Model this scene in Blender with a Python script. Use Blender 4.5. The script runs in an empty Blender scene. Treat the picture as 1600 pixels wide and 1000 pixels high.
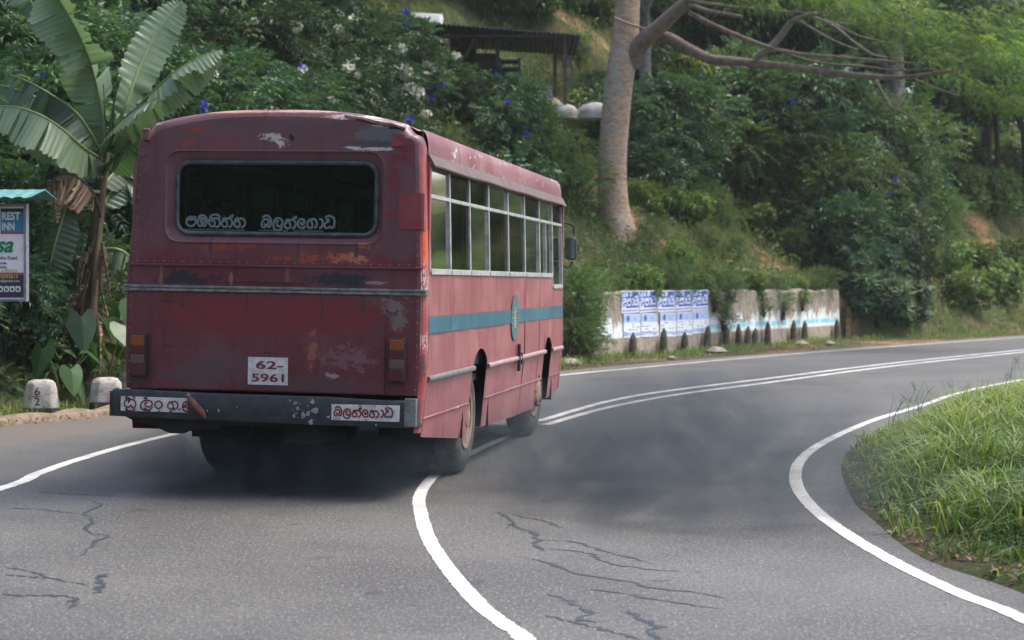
import bpy, bmesh, math, random
import numpy as np
from mathutils import Vector, Matrix
from mathutils.bvhtree import BVHTree

random.seed(7)
RNG = np.random.default_rng(11)
sc = bpy.context.scene
COL = sc.collection
R = math.radians

# ------------------------------------------------------------------ camera, sky, sun, exposure
F, HZ, EYE = 2880.0, 443.0, 1.65          # focal length in photo pixels, horizon row, eye height
cam_d = bpy.data.cameras.new("camera")
cam = bpy.data.objects.new("camera", cam_d)
COL.objects.link(cam)
cam.location = (0, 0, EYE)
cam.rotation_euler = (R(90), 0, 0)
cam_d.sensor_width = 36
cam_d.lens = 36 * F / 1600
cam_d.shift_y = -(500 - HZ) / 1600
cam_d.clip_start, cam_d.clip_end = 0.1, 3000
cam_d.dof.use_dof = True
cam_d.dof.focus_distance = 14.6
cam_d.dof.aperture_fstop = 3.0
sc.camera = cam

SUN_EL, SUN_AZ = 64, 78                    # azimuth clockwise from +Y (ahead) towards +X (right)
world = bpy.data.worlds.new("World")
sc.world = world
world.use_nodes = True
wn = world.node_tree
sky = wn.nodes.new("ShaderNodeTexSky")
sky.sky_type = 'NISHITA'
sky.sun_disc = False
sky.sun_elevation = R(SUN_EL)
sky.sun_rotation = R(SUN_AZ)
sky.air_density = 1.0
sky.dust_density = 4.0
sky.ozone_density = 0.6
wn.links.new(sky.outputs[0], wn.nodes["Background"].inputs[0])
wn.nodes["Background"].inputs[1].default_value = 0.145

sun_d = bpy.data.lights.new("sun", 'SUN')
sun_d.energy = 1.35
sun_d.angle = R(22)
sun_d.color = (1.0, 0.95, 0.87)
sun = bpy.data.objects.new("sun", sun_d)
COL.objects.link(sun)
_sd = Vector((math.sin(R(SUN_AZ)) * math.cos(R(SUN_EL)), math.cos(R(SUN_AZ)) * math.cos(R(SUN_EL)), math.sin(R(SUN_EL))))
sun.rotation_euler = _sd.to_track_quat('Z', 'Y').to_euler()
sun.location = (0, 0, 40)

sc.view_settings.view_transform = 'Standard'
sc.view_settings.look = 'None'
sc.view_settings.exposure = 1.25
sc.view_settings.gamma = 1.0
sc.render.engine = 'CYCLES'
cy = sc.cycles
cy.use_denoising = True
cy.max_bounces = 6
cy.diffuse_bounces = 3
cy.glossy_bounces = 3
cy.transmission_bounces = 4
cy.transparent_max_bounces = 12
cy.volume_bounces = 1
cy.volume_step_rate = 1.0
cy.caustics_reflective = False
cy.caustics_refractive = False
cy.sample_clamp_indirect = 4.0


# ------------------------------------------------------------------ helpers
def at(px, py, Y):
    """the point on the photo's ray (px, py) at depth Y"""
    return Vector(((px - 800) / F * Y, Y, EYE + (HZ - py) / F * Y))


def gnd(px, py):
    Y = F * EYE / (py - HZ)
    return Vector(((px - 800) / F * Y, Y, 0))


def tag(o, label=None, cat=None, group=None, kind=None):
    if label: o["label"] = label
    if cat: o["category"] = cat
    if group: o["group"] = group
    if kind: o["kind"] = kind
    return o


def empty(name, loc=(0, 0, 0), rz=0.0):
    o = bpy.data.objects.new(name, None)
    o.empty_display_size = 0.2
    COL.objects.link(o)
    o.location = loc
    o.rotation_euler = (0, 0, rz)
    return o


def link(name, me, mats=None, parent=None):
    if mats is not None:
        for m in (mats if isinstance(mats, (list, tuple)) else [mats]):
            me.materials.append(m)
    o = bpy.data.objects.new(name, me)
    COL.objects.link(o)
    if parent is not None:
        o.parent = parent
    return o


KIDS = {}


def copy_tree(o, parent=None):
    c = o.copy()
    COL.objects.link(c)
    c.parent = parent
    for ch in o.children:
        copy_tree(ch, c)
    return c


def catmull(pts, n=8, closed=False):
    P = [np.array(p, float) for p in pts]
    if len(P) < 3 and not closed:
        return [tuple(P[0] + (P[-1] - P[0]) * t) for t in np.linspace(0, 1, n + 1)]
    out = []
    m = len(P)
    rng = range(m) if closed else range(m - 1)
    for i in rng:
        if closed:
            p0, p1, p2, p3 = P[(i - 1) % m], P[i], P[(i + 1) % m], P[(i + 2) % m]
        else:
            p1, p2 = P[i], P[i + 1]
            p0 = P[i - 1] if i > 0 else 2 * p1 - p2
            p3 = P[i + 2] if i + 2 < m else 2 * p2 - p1
        for k in range(n):
            t = k / n
            out.append(tuple(0.5 * (2 * p1 + (p2 - p0) * t + (2 * p0 - 5 * p1 + 4 * p2 - p3) * t * t + (3 * p1 - p0 - 3 * p2 + p3) * t ** 3)))
    if not closed:
        out.append(tuple(P[-1]))
    return out


class MB:
    """collects shapes and links them as ONE mesh object"""
    def __init__(s):
        s.v, s.f, s.mi = [], [], []

    def add(s, vs, fs, m=0):
        b = len(s.v)
        s.v += [tuple(v) for v in vs]
        s.f += [tuple(b + i for i in f) for f in fs]
        s.mi += [m] * len(fs)
        return s

    def box(s, x0, x1, y0, y1, z0, z1, m=0, M=None):
        vs = [(x, y, z) for x in (x0, x1) for y in (y0, y1) for z in (z0, z1)]
        if M is not None: vs = [M @ Vector(v) for v in vs]
        return s.add(vs, [(0, 1, 3, 2), (4, 6, 7, 5), (0, 4, 5, 1), (2, 3, 7, 6), (0, 2, 6, 4), (1, 5, 7, 3)], m)

    def tube(s, pts, rad, n=8, m=0, cap=True):
        P = [Vector(p) for p in pts]
        rs = rad if isinstance(rad, (list, tuple, np.ndarray)) else [rad] * len(P)
        vs, fs = [], []
        prev = None
        for i, p in enumerate(P):
            d = (P[min(i + 1, len(P) - 1)] - P[max(i - 1, 0)])
            if d.length < 1e-9: d = Vector((0, 0, 1))
            d.normalize()
            if prev is None:
                a = d.orthogonal().normalized()
            else:
                a = prev - d * prev.dot(d)
                if a.length < 1e-6: a = d.orthogonal()
                a.normalize()
            prev = a
            b = d.cross(a)
            for k in range(n):
                t = 2 * math.pi * k / n
                vs.append(p + (a * math.cos(t) + b * math.sin(t)) * rs[i])
        for i in range(len(P) - 1):
            for k in range(n):
                fs.append((i * n + k, i * n + (k + 1) % n, (i + 1) * n + (k + 1) % n, (i + 1) * n + k))
        if cap:
            fs.append(tuple(range(n - 1, -1, -1)))
            fs.append(tuple(range((len(P) - 1) * n, len(P) * n)))
        return s.add(vs, fs, m)

    def loops(s, loops, m=0, closed=True, cap0=False, cap1=False):
        n = len(loops[0])
        vs = [p for L in loops for p in L]
        fs = []
        for i in range(len(loops) - 1):
            for k in range(n if closed else n - 1):
                fs.append((i * n + k, i * n + (k + 1) % n, (i + 1) * n + (k + 1) % n, (i + 1) * n + k))
        if cap0: fs.append(tuple(range(n - 1, -1, -1)))
        if cap1: fs.append(tuple(range((len(loops) - 1) * n, len(loops) * n)))
        return s.add(vs, fs, m)

    def lathe(s, prof, c, axis='x', n=32, m=0):
        """prof: (along-axis, radius) pairs"""
        L = []
        for a, r in prof:
            ring = []
            for k in range(n):
                t = 2 * math.pi * k / n
                if axis == 'x': ring.append((c[0] + a, c[1] + r * math.cos(t), c[2] + r * math.sin(t)))
                else: ring.append((c[0] + r * math.cos(t), c[1] + r * math.sin(t), c[2] + a))
            L.append(ring)
        return s.loops(L, m, True, True, True)

    def prism(s, outline, y0, y1, m=0):
        """outline in (x, z), extruded along y"""
        a = [(x, y0, z) for x, z in outline]
        b = [(x, y1, z) for x, z in outline]
        return s.loops([a, b], m, True, True, True)

    def stroke(s, pts, w, y, m=0, thick=0.0):
        """a ribbon in the XZ plane along 2-D points (x, z)"""
        n = len(pts)
        L, Rr = [], []
        for i in range(n):
            a, b = pts[max(i - 1, 0)], pts[min(i + 1, n - 1)]
            dx, dz = b[0] - a[0], b[1] - a[1]
            l = math.hypot(dx, dz) or 1
            nx, nz = -dz / l * w / 2, dx / l * w / 2
            L.append((pts[i][0] + nx, y, pts[i][1] + nz))
            Rr.append((pts[i][0] - nx, y, pts[i][1] - nz))
        return s.add(L + Rr, [(i, i + 1, n + i + 1, n + i) for i in range(n - 1)], m)

    def mesh(s, name, smooth=None):
        me = bpy.data.meshes.new(name)
        me.from_pydata(s.v, [], s.f)
        me.update()
        me.polygons.foreach_set("material_index", s.mi)
        bm = bmesh.new(); bm.from_mesh(me)
        bmesh.ops.recalc_face_normals(bm, faces=bm.faces)
        bm.to_mesh(me); bm.free()
        if smooth is not None:
            me.shade_smooth()
            me.set_sharp_from_angle(angle=R(smooth))
        return me

    def build(s, name, mats, parent=None, smooth=None, bevel=None):
        o = link(name, s.mesh(name, smooth), mats, parent)
        if bevel:
            b = o.modifiers.new("bevel", 'BEVEL')
            b.width = bevel; b.segments = 2; b.limit_method = 'ANGLE'; b.angle_limit = R(40)
        return o


def rrect(x0, x1, z0, z1, r, n=7):
    pts = []
    for cx, cz, a0 in ((x1 - r, z1 - r, 0), (x0 + r, z1 - r, 90), (x0 + r, z0 + r, 180), (x1 - r, z0 + r, 270)):
        for k in range(n):
            a = R(a0 + 90 * k / (n - 1))
            pts.append((cx + r * math.cos(a), cz + r * math.sin(a)))
    return pts


def np_mesh(name, V, Q, rnd=None, smooth=False):
    """a mesh from numpy arrays: V (n,3), Q (m,4) quads or (m,3) tris, rnd (n,) per-vertex number"""
    me = bpy.data.meshes.new(name)
    k = Q.shape[1]
    me.vertices.add(len(V)); me.vertices.foreach_set("co", np.ascontiguousarray(V, np.float32).ravel())
    me.loops.add(Q.size); me.loops.foreach_set("vertex_index", np.ascontiguousarray(Q, np.int32).ravel())
    me.polygons.add(len(Q))
    me.polygons.foreach_set("loop_start", np.arange(0, Q.size, k, dtype=np.int32))
    me.update(calc_edges=True)
    if smooth: me.shade_smooth()
    else: me.shade_flat()
    if rnd is not None:
        a = me.attributes.new("rnd", 'FLOAT', 'POINT')
        a.data.foreach_set("value", np.ascontiguousarray(rnd, np.float32))
    return me


def unit(a):
    return a / np.maximum(np.linalg.norm(a, axis=-1, keepdims=True), 1e-9)


def leaves(P, D, Nn, L, W, rnd, fold=0.25, droop=0.15, mid=0.42):
    """one folded, pointed quad leaf per row"""
    P, D, Nn = np.asarray(P), unit(np.asarray(D)), unit(np.asarray(Nn))
    S = unit(np.cross(D, Nn)); Nn = np.cross(S, D)
    L = np.asarray(L)[:, None]; W = np.asarray(W)[:, None]
    m = P + D * L * mid
    up = Nn * W * fold
    V = np.stack([P, m + S * W / 2 + up, P + D * L - Nn * L * droop, m - S * W / 2 + up], 1).reshape(-1, 3)
    Q = np.arange(len(V)).reshape(-1, 4)
    return V, Q, np.repeat(rnd, 4)


def merge(parts):
    Vs, Qs, Rs, b = [], [], [], 0
    for V, Q, r in parts:
        Vs.append(V); Qs.append(Q + b); Rs.append(r); b += len(V)
    return np.concatenate(Vs), np.concatenate(Qs), np.concatenate(Rs)


# ------------------------------------------------------------------ materials
def new_mat(name, rough=0.6, spec=0.5):
    m = bpy.data.materials.new(name)
    m.use_nodes = True
    nt = m.node_tree
    b = nt.nodes["Principled BSDF"]
    b.inputs["Roughness"].default_value = rough
    b.inputs["Specular IOR Level"].default_value = spec
    return m, nt, b


def nd(nt, typ, ins=None, **props):
    n = nt.nodes.new("ShaderNode" + typ)
    for k, v in props.items():
        setattr(n, k, v)
    for k, v in (ins or {}).items():
        s = n.inputs[k]
        if isinstance(v, bpy.types.NodeSocket): nt.links.new(v, s)
        else: s.default_value = v
    return n


def c4(c):
    return (c[0], c[1], c[2], 1.0)


def mixc(nt, fac, a, b, mode='MIX'):
    n = nd(nt, "Mix", data_type='RGBA', blend_type=mode)
    for idx, v in ((0, fac), (6, a), (7, b)):
        s = n.inputs[idx]
        if isinstance(v, bpy.types.NodeSocket): nt.links.new(v, s)
        elif idx == 0: s.default_value = v
        else: s.default_value = c4(v)
    return n.outputs[2]


def math_n(nt, op, a, b=0.0, c=0.0, clamp=False):
    n = nd(nt, "Math", operation=op, use_clamp=clamp)
    for i, v in enumerate((a, b, c)):
        if isinstance(v, bpy.types.NodeSocket): nt.links.new(v, n.inputs[i])
        else: n.inputs[i].default_value = v
    return n.outputs[0]


def smooth_step(nt, v, lo, hi):
    n = nd(nt, "MapRange", {0: v, 1: lo, 2: hi, 3: 0.0, 4: 1.0}, interpolation_type='SMOOTHSTEP')
    return n.outputs[0]


def coords(nt, scale=None, which="Object"):
    o = nd(nt, "TexCoord").outputs[which]
    if scale is not None:
        o = nd(nt, "Mapping", {"Vector": o, "Scale": scale}).outputs[0]
    return o


def noise(nt, scale, detail=3.0, rough=0.55, vec=None, dist=0.0):
    ins = {"Scale": scale, "Detail": detail, "Roughness": rough, "Distortion": dist}
    ins["Vector"] = vec if vec is not None else coords(nt)
    return nd(nt, "TexNoise", ins).outputs[0]


def bump(nt, b, h, strength=0.3, dist=0.01):
    n = nd(nt, "Bump", {"Height": h, "Strength": strength, "Distance": dist})
    nt.links.new(n.outputs[0], b.inputs["Normal"])


def simple(name, col, rough=0.6, var=0.25, scale=6.0, metal=0.0, spec=0.5, dirt=None, bmp=0.0):
    m, nt, b = new_mat(name, rough, spec)
    n = noise(nt, scale, 5)
    d = tuple(c * (1 - var) for c in col) if dirt is None else dirt
    f = smooth_step(nt, n, 0.38, 0.66)
    nt.links.new(mixc(nt, f, col, d), b.inputs["Base Color"])
    b.inputs["Metallic"].default_value = metal
    if bmp: bump(nt, b, noise(nt, scale * 4, 4), bmp)
    return m


def leaf_mat(name, cols, trans=0.3, rough=0.45, objvar=0.5, spec=0.35, tcol=None):
    """cols: dark, mid, light greens picked leaf by leaf"""
    m, nt, b = new_mat(name, rough, spec)
    at_ = nd(nt, "Attribute", attribute_name="rnd").outputs["Fac"]
    cr = nd(nt, "ValToRGB", {0: at_})
    el = cr.color_ramp.elements
    el[0].color = c4(cols[0]); el[1].color = c4(cols[-1])
    for i, c in enumerate(cols[1:-1]):
        e = el.new((i + 1) / (len(cols) - 1)); e.color = c4(c)
    orn = nd(nt, "ObjectInfo").outputs["Random"]
    val = math_n(nt, 'MULTIPLY_ADD', orn, objvar, 1 - objvar / 2)
    hue = math_n(nt, 'MULTIPLY_ADD', orn, 0.05 * objvar, 0.5 - 0.03 * objvar)
    hsv = nd(nt, "HueSaturation", {"Color": cr.outputs[0], "Value": val, "Hue": hue}).outputs[0]
    nt.links.new(hsv, b.inputs["Base Color"])
    tr = nd(nt, "BsdfTranslucent", {"Color": mixc(nt, 1.0, hsv, tcol or (1.3, 1.5, 0.6), 'MULTIPLY')})
    mx = nd(nt, "MixShader", {0: trans, 1: b.outputs[0], 2: tr.outputs[0]})
    nt.links.new(mx.outputs[0], nt.nodes["Material Output"].inputs[0])
    return m


def glass_mat(name, tint=(0.3, 0.34, 0.33), rough=0.03, dirt=0.12, ior=1.5):
    m, nt, b = new_mat(name)
    tr = nd(nt, "BsdfTransparent", {0: c4(tint)})
    gl = nd(nt, "BsdfGlossy", {"Color": (1, 1, 1, 1), "Roughness": rough})
    fr = nd(nt, "Fresnel", {"IOR": ior})
    a = nd(nt, "MixShader", {0: fr.outputs[0], 1: tr.outputs[0], 2: gl.outputs[0]})
    df = nd(nt, "BsdfDiffuse", {0: (0.25, 0.25, 0.23, 1)})
    f = math_n(nt, 'MULTIPLY', smooth_step(nt, noise(nt, 5, 5, 0.65, coords(nt, (1, 1, 0.35))), 0.35, 0.8), dirt)
    o = nd(nt, "MixShader", {0: f, 1: a.outputs[0], 2: df.outputs[0]})
    nt.links.new(o.outputs[0], nt.nodes["Material Output"].inputs[0])
    return m


def text_mesh(mb, body, x0, x1, z0, z1, y, m=0, offset=0.0, shear=0.0, flip=False):
    """lettering from the built-in font, fitted to a box in the XZ plane"""
    cu = bpy.data.curves.new("lettering", 'FONT')
    cu.body = body; cu.offset = offset; cu.shear = shear; cu.resolution_u = 4
    o = bpy.data.objects.new("lettering", cu)
    COL.objects.link(o)
    dg = bpy.context.evaluated_depsgraph_get(); dg.update()
    me = o.evaluated_get(dg).to_mesh()
    vs = [v.co.copy() for v in me.vertices]
    fs = [tuple(p.vertices) for p in me.polygons]
    o.evaluated_get(dg).to_mesh_clear()
    bpy.data.objects.remove(o); bpy.data.curves.remove(cu)
    ax, bx = min(v.x for v in vs), max(v.x for v in vs)
    ay, by = min(v.y for v in vs), max(v.y for v in vs)
    mb.add([(x0 + (v.x - ax) / (bx - ax) * (x1 - x0), y, z0 + (v.y - ay) / (by - ay) * (z1 - z0)) for v in vs], fs, m)


def _g(x0, x1, base, top, *strokes):
    return [[((u - x0) / (x1 - x0), (base - v) / (base - top)) for u, v in st] for st in strokes]


_NA = [(920, 180), (950, 142), (990, 128), (992, 165), (940, 195), (903, 222), (920, 268), (975, 295), (1030, 280), (1042, 225), (1005, 172), (1060, 138), (1130, 150), (1172, 210), (1142, 275), (1075, 298)]
GLYPH = {
    'pa': _g(60, 305, 288, 112, [(112, 118), (78, 180), (76, 230), (115, 272), (180, 288), (245, 270), (290, 222), (296, 160), (270, 116), (236, 124), (215, 160), (192, 122), (160, 112), (148, 140)], [(95, 166), (180, 166), (285, 166)]),
    'mba': _g(320, 585, 288, 112, [(350, 128), (400, 92), (470, 86), (540, 112), (576, 180), (552, 250), (500, 286), (455, 258), (400, 290), (340, 245), (340, 180), (390, 140), (460, 134), (515, 160), (512, 205), (470, 232), (415, 205), (420, 170), (470, 180)]),
    'hi': _g(595, 875, 288, 112, [(650, 168), (690, 188), (704, 152), (660, 130), (622, 152), (610, 215), (640, 268), (692, 290), (742, 262), (746, 205), (704, 160), (765, 138), (832, 152), (866, 205), (850, 270), (790, 298), (752, 282)], [(628, 125), (680, 82), (760, 70), (830, 82), (866, 135)]),
    'na': _g(895, 1180, 288, 112, _NA),
    'n': _g(895, 1180, 288, 112, _NA, [(1095, 135), (1130, 96), (1186, 80), (1160, 112), (1122, 92)]),
    'ba': _g(80, 310, 262, 125, [(108, 122), (160, 94), (232, 94), (286, 140), (296, 200), (262, 252), (222, 228), (246, 172), (200, 140), (142, 150), (100, 190), (100, 238), (150, 260), (184, 226), (140, 205)]),
    'la': _g(320, 525, 262, 125, [(440, 170), (405, 168), (402, 215), (450, 240), (506, 205), (492, 145), (425, 124), (362, 150), (334, 215), (352, 270), (410, 298), (470, 285), (516, 240)]),
    'e': _g(770, 930, 262, 125, [(862, 172), (838, 196), (876, 212), (912, 172), (872, 134), (812, 145), (784, 200), (815, 250), (885, 262), (926, 232)]),
    'ga': _g(945, 1155, 262, 125, [(1052, 166), (1010, 138), (968, 180), (964, 230), (1000, 260), (1050, 250), (1062, 200), (1030, 150), (1092, 128), (1142, 170), (1142, 230), (1100, 260)]),
    'aa': _g(1150, 1240, 262, 125, [(1170, 126), (1215, 140), (1232, 190), (1212, 245), (1172, 258)]),
    'da': _g(1255, 1465, 262, 125, [(1272, 116), (1320, 86), (1392, 86), (1450, 130), (1457, 200), (1422, 256), (1372, 236), (1310, 258), (1268, 230), (1282, 190), (1335, 162), (1342, 130), (1306, 134), (1318, 162)]),
    'sri': _g(120, 310, 275, 150, [(200, 190), (215, 150), (265, 145), (300, 190), (298, 250), (250, 278), (245, 240)], [(240, 225), (190, 270), (135, 240), (135, 180), (185, 145), (195, 200)], [(145, 140), (160, 95), (215, 78), (275, 95), (290, 130)], [(150, 280), (190, 320), (250, 325), (300, 290)]),
    'ng': _g(575, 695, 290, 175, [(640, 175), (590, 210), (590, 260), (635, 292), (685, 260), (685, 210), (640, 175)]),
    'dot': [[(.35, .0), (.65, .0)], [(.35, .08), (.65, .08)]],
    'u': [[(.15, .88), (.5, 1.0), (.9, .85), (.7, .6), (.25, .5), (.05, .2), (.2, -.25), (.6, -.3), (.8, -.05), (.5, .15)]],
    'dhi': _g(1255, 1465, 262, 125, [(1300, 140), (1268, 200), (1300, 255), (1372, 240), (1422, 256), (1457, 200), (1440, 150), (1380, 150), (1370, 200)], [(1300, 120), (1340, 82), (1410, 86), (1450, 130)]),
    'ma': [[(.4, .6), (.2, .75), (.05, .5), (.15, .1), (.5, 0), (.85, .1), (.96, .5), (.8, .85), (.55, .75), (.4, .6)]],
    'ra': [[(.3, .4), (.5, .5), (.6, .25), (.4, .05), (.12, .2), (.12, .65), (.4, .95), (.75, .9)]],
}
NARROW = {'aa': .5, 'ng': .6, 'dot': .4, 'e': .8, 'hi': 1.15, 'n': 1.1, 'na': 1.15}


def sinhala(mb, names, x0, x1, z0, h, y, w, m=0):
    tot = sum(NARROW.get(n, 1.0) for n in names)
    u = (x1 - x0) / tot
    x = x0
    for n in names:
        wd = NARROW.get(n, 1.0) * u
        for st in GLYPH[n]:
            pts = [(x + wd * (0.04 + 0.92 * a), z0 + h * b) for a, b in catmull(st, 4)]
            mb.stroke(pts, w, y, m)
        x += wd


# ------------------------------------------------------------------ the lie of the land
R_PTS = [(-12, 3), (-8.6, 12), (-7.0, 17.5), (-5.9, 21.2), (-4.8, 23.4), (-2.6, 28), (.35, 33.6), (2.1, 37), (5.4, 42.4), (9.6, 48.8), (15.3, 57.4), (24, 69.5), (40, 89), (70, 124)]
E_PTS = [(40, -22), (14, -25), (-2, -22), (-10, -12), (-12, 3), (-8.6, 12), (-7.0, 17.5), (-5.9, 21.2), (-4.8, 23.4), (-2.6, 28), (.35, 33.6), (2.1, 37), (5.4, 42.4), (9.6, 48.8), (15.3, 57.4), (24, 69.5), (40, 89), (70, 124)]  # first points curl an unseen bank behind the camera, added to block skylight
I_PTS = [(4.6, -4), (3.6, 3), (2.95, 8), (2.74, 9.9), (2.5, 11.1), (2.55, 12.8), (2.65, 14.2), (3.08, 17.0), (3.9, 19.9), (5.3, 22.8), (7.4, 26.6), (10.3, 31.6), (18.5, 43.5), (32, 61), (60, 94)]
_E = np.array(catmull(E_PTS, 24))
_Et = unit(np.gradient(_E, axis=0))
_En = np.stack([-_Et[:, 1], _Et[:, 0]], 1)              # points up the hill
_Ex = np.arange(len(_E))
WALL_A, WALL_B = np.array((.3, 37.6)), np.array((9.71, 54.6))
# stations along the edge (by Y of the edge) and what the bank does there
ST_Y = np.array([3, 20, 30, 34, 36, 53.2, 54.7, 60, 74, 125.])
FOOT = np.array([.9, .9, .9, 1.2, 1.95, 3.25, 1.6, 1.0, 1.0, 1.0])
PE = np.array([-6, 0, .12, .5, 2.0, 4.5, 7.0, 10, 14, 20, 30, 45.])
PZ = np.array([   # bank height at e = PE for each station
    [0, 0, .03, .25, 1.8, 4.2, 6.2, 8.3, 11, 15, 20, 26],
    [0, 0, .03, .25, 1.8, 4.2, 6.2, 8.3, 11, 15, 20, 26],
    [0, 0, .05, .30, 1.8, 4.0, 6.0, 8.3, 11, 15, 20, 26],
    [0, 0, .10, .50, 1.9, 3.8, 5.8, 8.3, 11, 15, 20, 26],
    [0, 0, 1.42, 1.55, 2.5, 4.4, 6.4, 8.6, 11.5, 15.5, 20, 26],
    [0, 0, 1.42, 1.55, 2.5, 4.6, 6.4, 8.4, 11.0, 15, 20, 26],
    [0, 0, .08, .45, 1.9, 4.2, 6.2, 8.2, 12, 18, 25, 32],
    [0, 0, .06, .35, 1.7, 3.9, 6.0, 7.8, 11, 16.5, 23, 30],
    [0, 0, .06, .35, 1.7, 3.9, 6.0, 7.4, 8.3, 9.2, 10.5, 12],
    [0, 0, .06, .35, 1.7, 3.9, 6.0, 7.4, 8.3, 9.0, 10, 11]])


def wob(X, Y):
    return (np.sin(X * 1.31 + Y * .57) * np.sin(Y * .91 - X * .33 + 1.3) * .55 + np.sin(X * 2.9 + 1 + Y * 1.7) * np.sin(Y * 2.3 - X * 1.1) * .25
            + np.sin(X * .41 - Y * .37 + 2.1) * .8)


def edge_e(X, Y):
    """signed distance outside the road's outer edge and the station on it"""
    X, Y = np.atleast_1d(np.asarray(X, float)), np.atleast_1d(np.asarray(Y, float))
    out_e, out_s = np.empty(len(X)), np.empty(len(X))
    for a in range(0, len(X), 20000):
        dx = X[a:a + 20000, None] - _E[None, :, 0]; dy = Y[a:a + 20000, None] - _E[None, :, 1]
        i = np.argmin(dx * dx + dy * dy, 1)
        r = np.arange(len(i))
        out_e[a:a + 20000] = dx[r, i] * _En[i, 0] + dy[r, i] * _En[i, 1]
        out_s[a:a + 20000] = _E[i, 1]
    return out_e, out_s


def bank(e1, s, X, Y):
    """height of the bank at distance e1 beyond its foot, station s"""
    cols = np.stack([np.interp(e1, PE, PZ[k]) for k in range(len(ST_Y))], 0)
    j = np.clip(np.searchsorted(ST_Y, s) - 1, 0, len(ST_Y) - 2)
    t = np.clip((s - ST_Y[j]) / (ST_Y[j + 1] - ST_Y[j]), 0, 1)
    r = np.arange(len(e1))
    z = cols[j, r] * (1 - t) + cols[j + 1, r] * t
    return z + wob(X, Y) * np.clip((e1 - .4) / 4, 0, 1) * .45


def hill_z(X, Y):
    e, s = edge_e(X, Y)
    X, Y = np.atleast_1d(np.asarray(X, float)), np.atleast_1d(np.asarray(Y, float))
    return bank(e - np.interp(s, ST_Y, FOOT), s, X, Y)


def on_hill(px, Y, dz=0.0):
    X = (px - 800) / F * Y
    return Vector((X, Y, float(hill_z(X, Y)[0]) + dz))


def on_hill_px(px, py, Y0=24.0, Y1=110.0):
    """where the photo's ray meets the hillside"""
    Ys = np.linspace(Y0, Y1, 700)
    X = (px - 800) / F * Ys
    z = EYE + (HZ - py) / F * Ys
    hz = hill_z(X, Ys)
    e, s = edge_e(X, Ys)
    k = np.where((hz > z) & (e > .5))[0]
    i = k[0] if len(k) else len(Ys) - 1
    return Vector((X[i], Ys[i], hz[i]))


# ground: one sheet out to the horizon
gm, gt, gb = new_mat("earth", 0.95, 0.2)
f = smooth_step(gt, noise(gt, .6, 6), .4, .62)
gt.links.new(mixc(gt, f, (.10, .075, .045), (.035, .05, .018)), gb.inputs["Base Color"])
mb = MB(); mb.add([(-900, -600, -.12), (900, -600, -.12), (900, 1500, -.12), (-900, 1500, -.12)], [(0, 1, 2, 3)])
tag(mb.build("ground", gm), kind="structure")

# road: asphalt between the outer verge and the inner grass
am, nt, b = new_mat("asphalt", 0.62, 0.5)
co = coords(nt)
fine = noise(nt, 1, 4, .75, nd(nt, "Mapping", {"Vector": co, "Scale": (46, 20, 30)}).outputs[0])
fine2 = noise(nt, 1, 2, .6, nd(nt, "Mapping", {"Vector": co, "Scale": (85, 38, 60), "Location": (3, 7, 1)}).outputs[0])
mid = noise(nt, 22, 4, .7, co)
big = noise(nt, .55, 5, .6, co)
lat = nd(nt, "Attribute", attribute_name="rnd").outputs["Fac"]
base = mixc(nt, smooth_step(nt, big, .35, .65), (.064, .0615, .057), (.102, .098, .089))
base = mixc(nt, math_n(nt, 'MULTIPLY', smooth_step(nt, noise(nt, 1.7, 6, .7, nd(nt, "Mapping", {"Vector": co, "Rotation": (0, 0, .5), "Scale": (1, .35, 1)}).outputs[0]), .5, .72), .45), base, (.058, .062, .07))
base = mixc(nt, smooth_step(nt, fine, .55, .68), base, (.21, .21, .205))
base = mixc(nt, smooth_step(nt, fine, .47, .34), base, (.03, .031, .033))
base = mixc(nt, smooth_step(nt, fine2, .62, .68), base, (.34, .34, .33))
base = mixc(nt, math_n(nt, 'MULTIPLY', smooth_step(nt, noise(nt, 3.1, 3, .5, co), .66, .73), .6), base, (.03, .03, .031))
base = mixc(nt, math_n(nt, 'MULTIPLY', smooth_step(nt, mid, .55, .75), .35), base, (.05, .054, .06))
# the strip outside the outer white line is dustier and browner; the far lane is polished dark by tyres
thr = nd(nt, "MapRange", {0: nd(nt, "SeparateXYZ", {0: co}).outputs[1], 1: 26.0, 2: 34.0, 3: .15, 4: .065}).outputs[0]
dust = smooth_step(nt, math_n(nt, 'SUBTRACT', math_n(nt, 'ADD', lat, math_n(nt, 'MULTIPLY', big, .03)), thr), .02, -.02)
base = mixc(nt, math_n(nt, 'MULTIPLY', dust, .75), base, (.135, .115, .10))
lane = math_n(nt, 'MULTIPLY', smooth_step(nt, lat, .16, .26), smooth_step(nt, lat, .46, .36))
base = mixc(nt, math_n(nt, 'MULTIPLY', lane, .35), base, (.05, .055, .063))
nt.links.new(base, b.inputs["Base Color"])
nt.links.new(math_n(nt, 'MULTIPLY_ADD', mid, .25, .5), b.inputs["Roughness"])
bump(nt, b, math_n(nt, 'ADD', fine, math_n(nt, 'MULTIPLY', mid, .6)), .55, .006)
eo = np.array(catmull(R_PTS, 16)); io = np.array(catmull(I_PTS, 16))


def resample(P, n):
    d = np.concatenate([[0], np.cumsum(np.linalg.norm(np.diff(P, axis=0), axis=1))])
    t = np.linspace(0, d[-1], n)
    return np.stack([np.interp(t, d, P[:, k]) for k in range(P.shape[1])], 1)


_NR = 160
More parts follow.
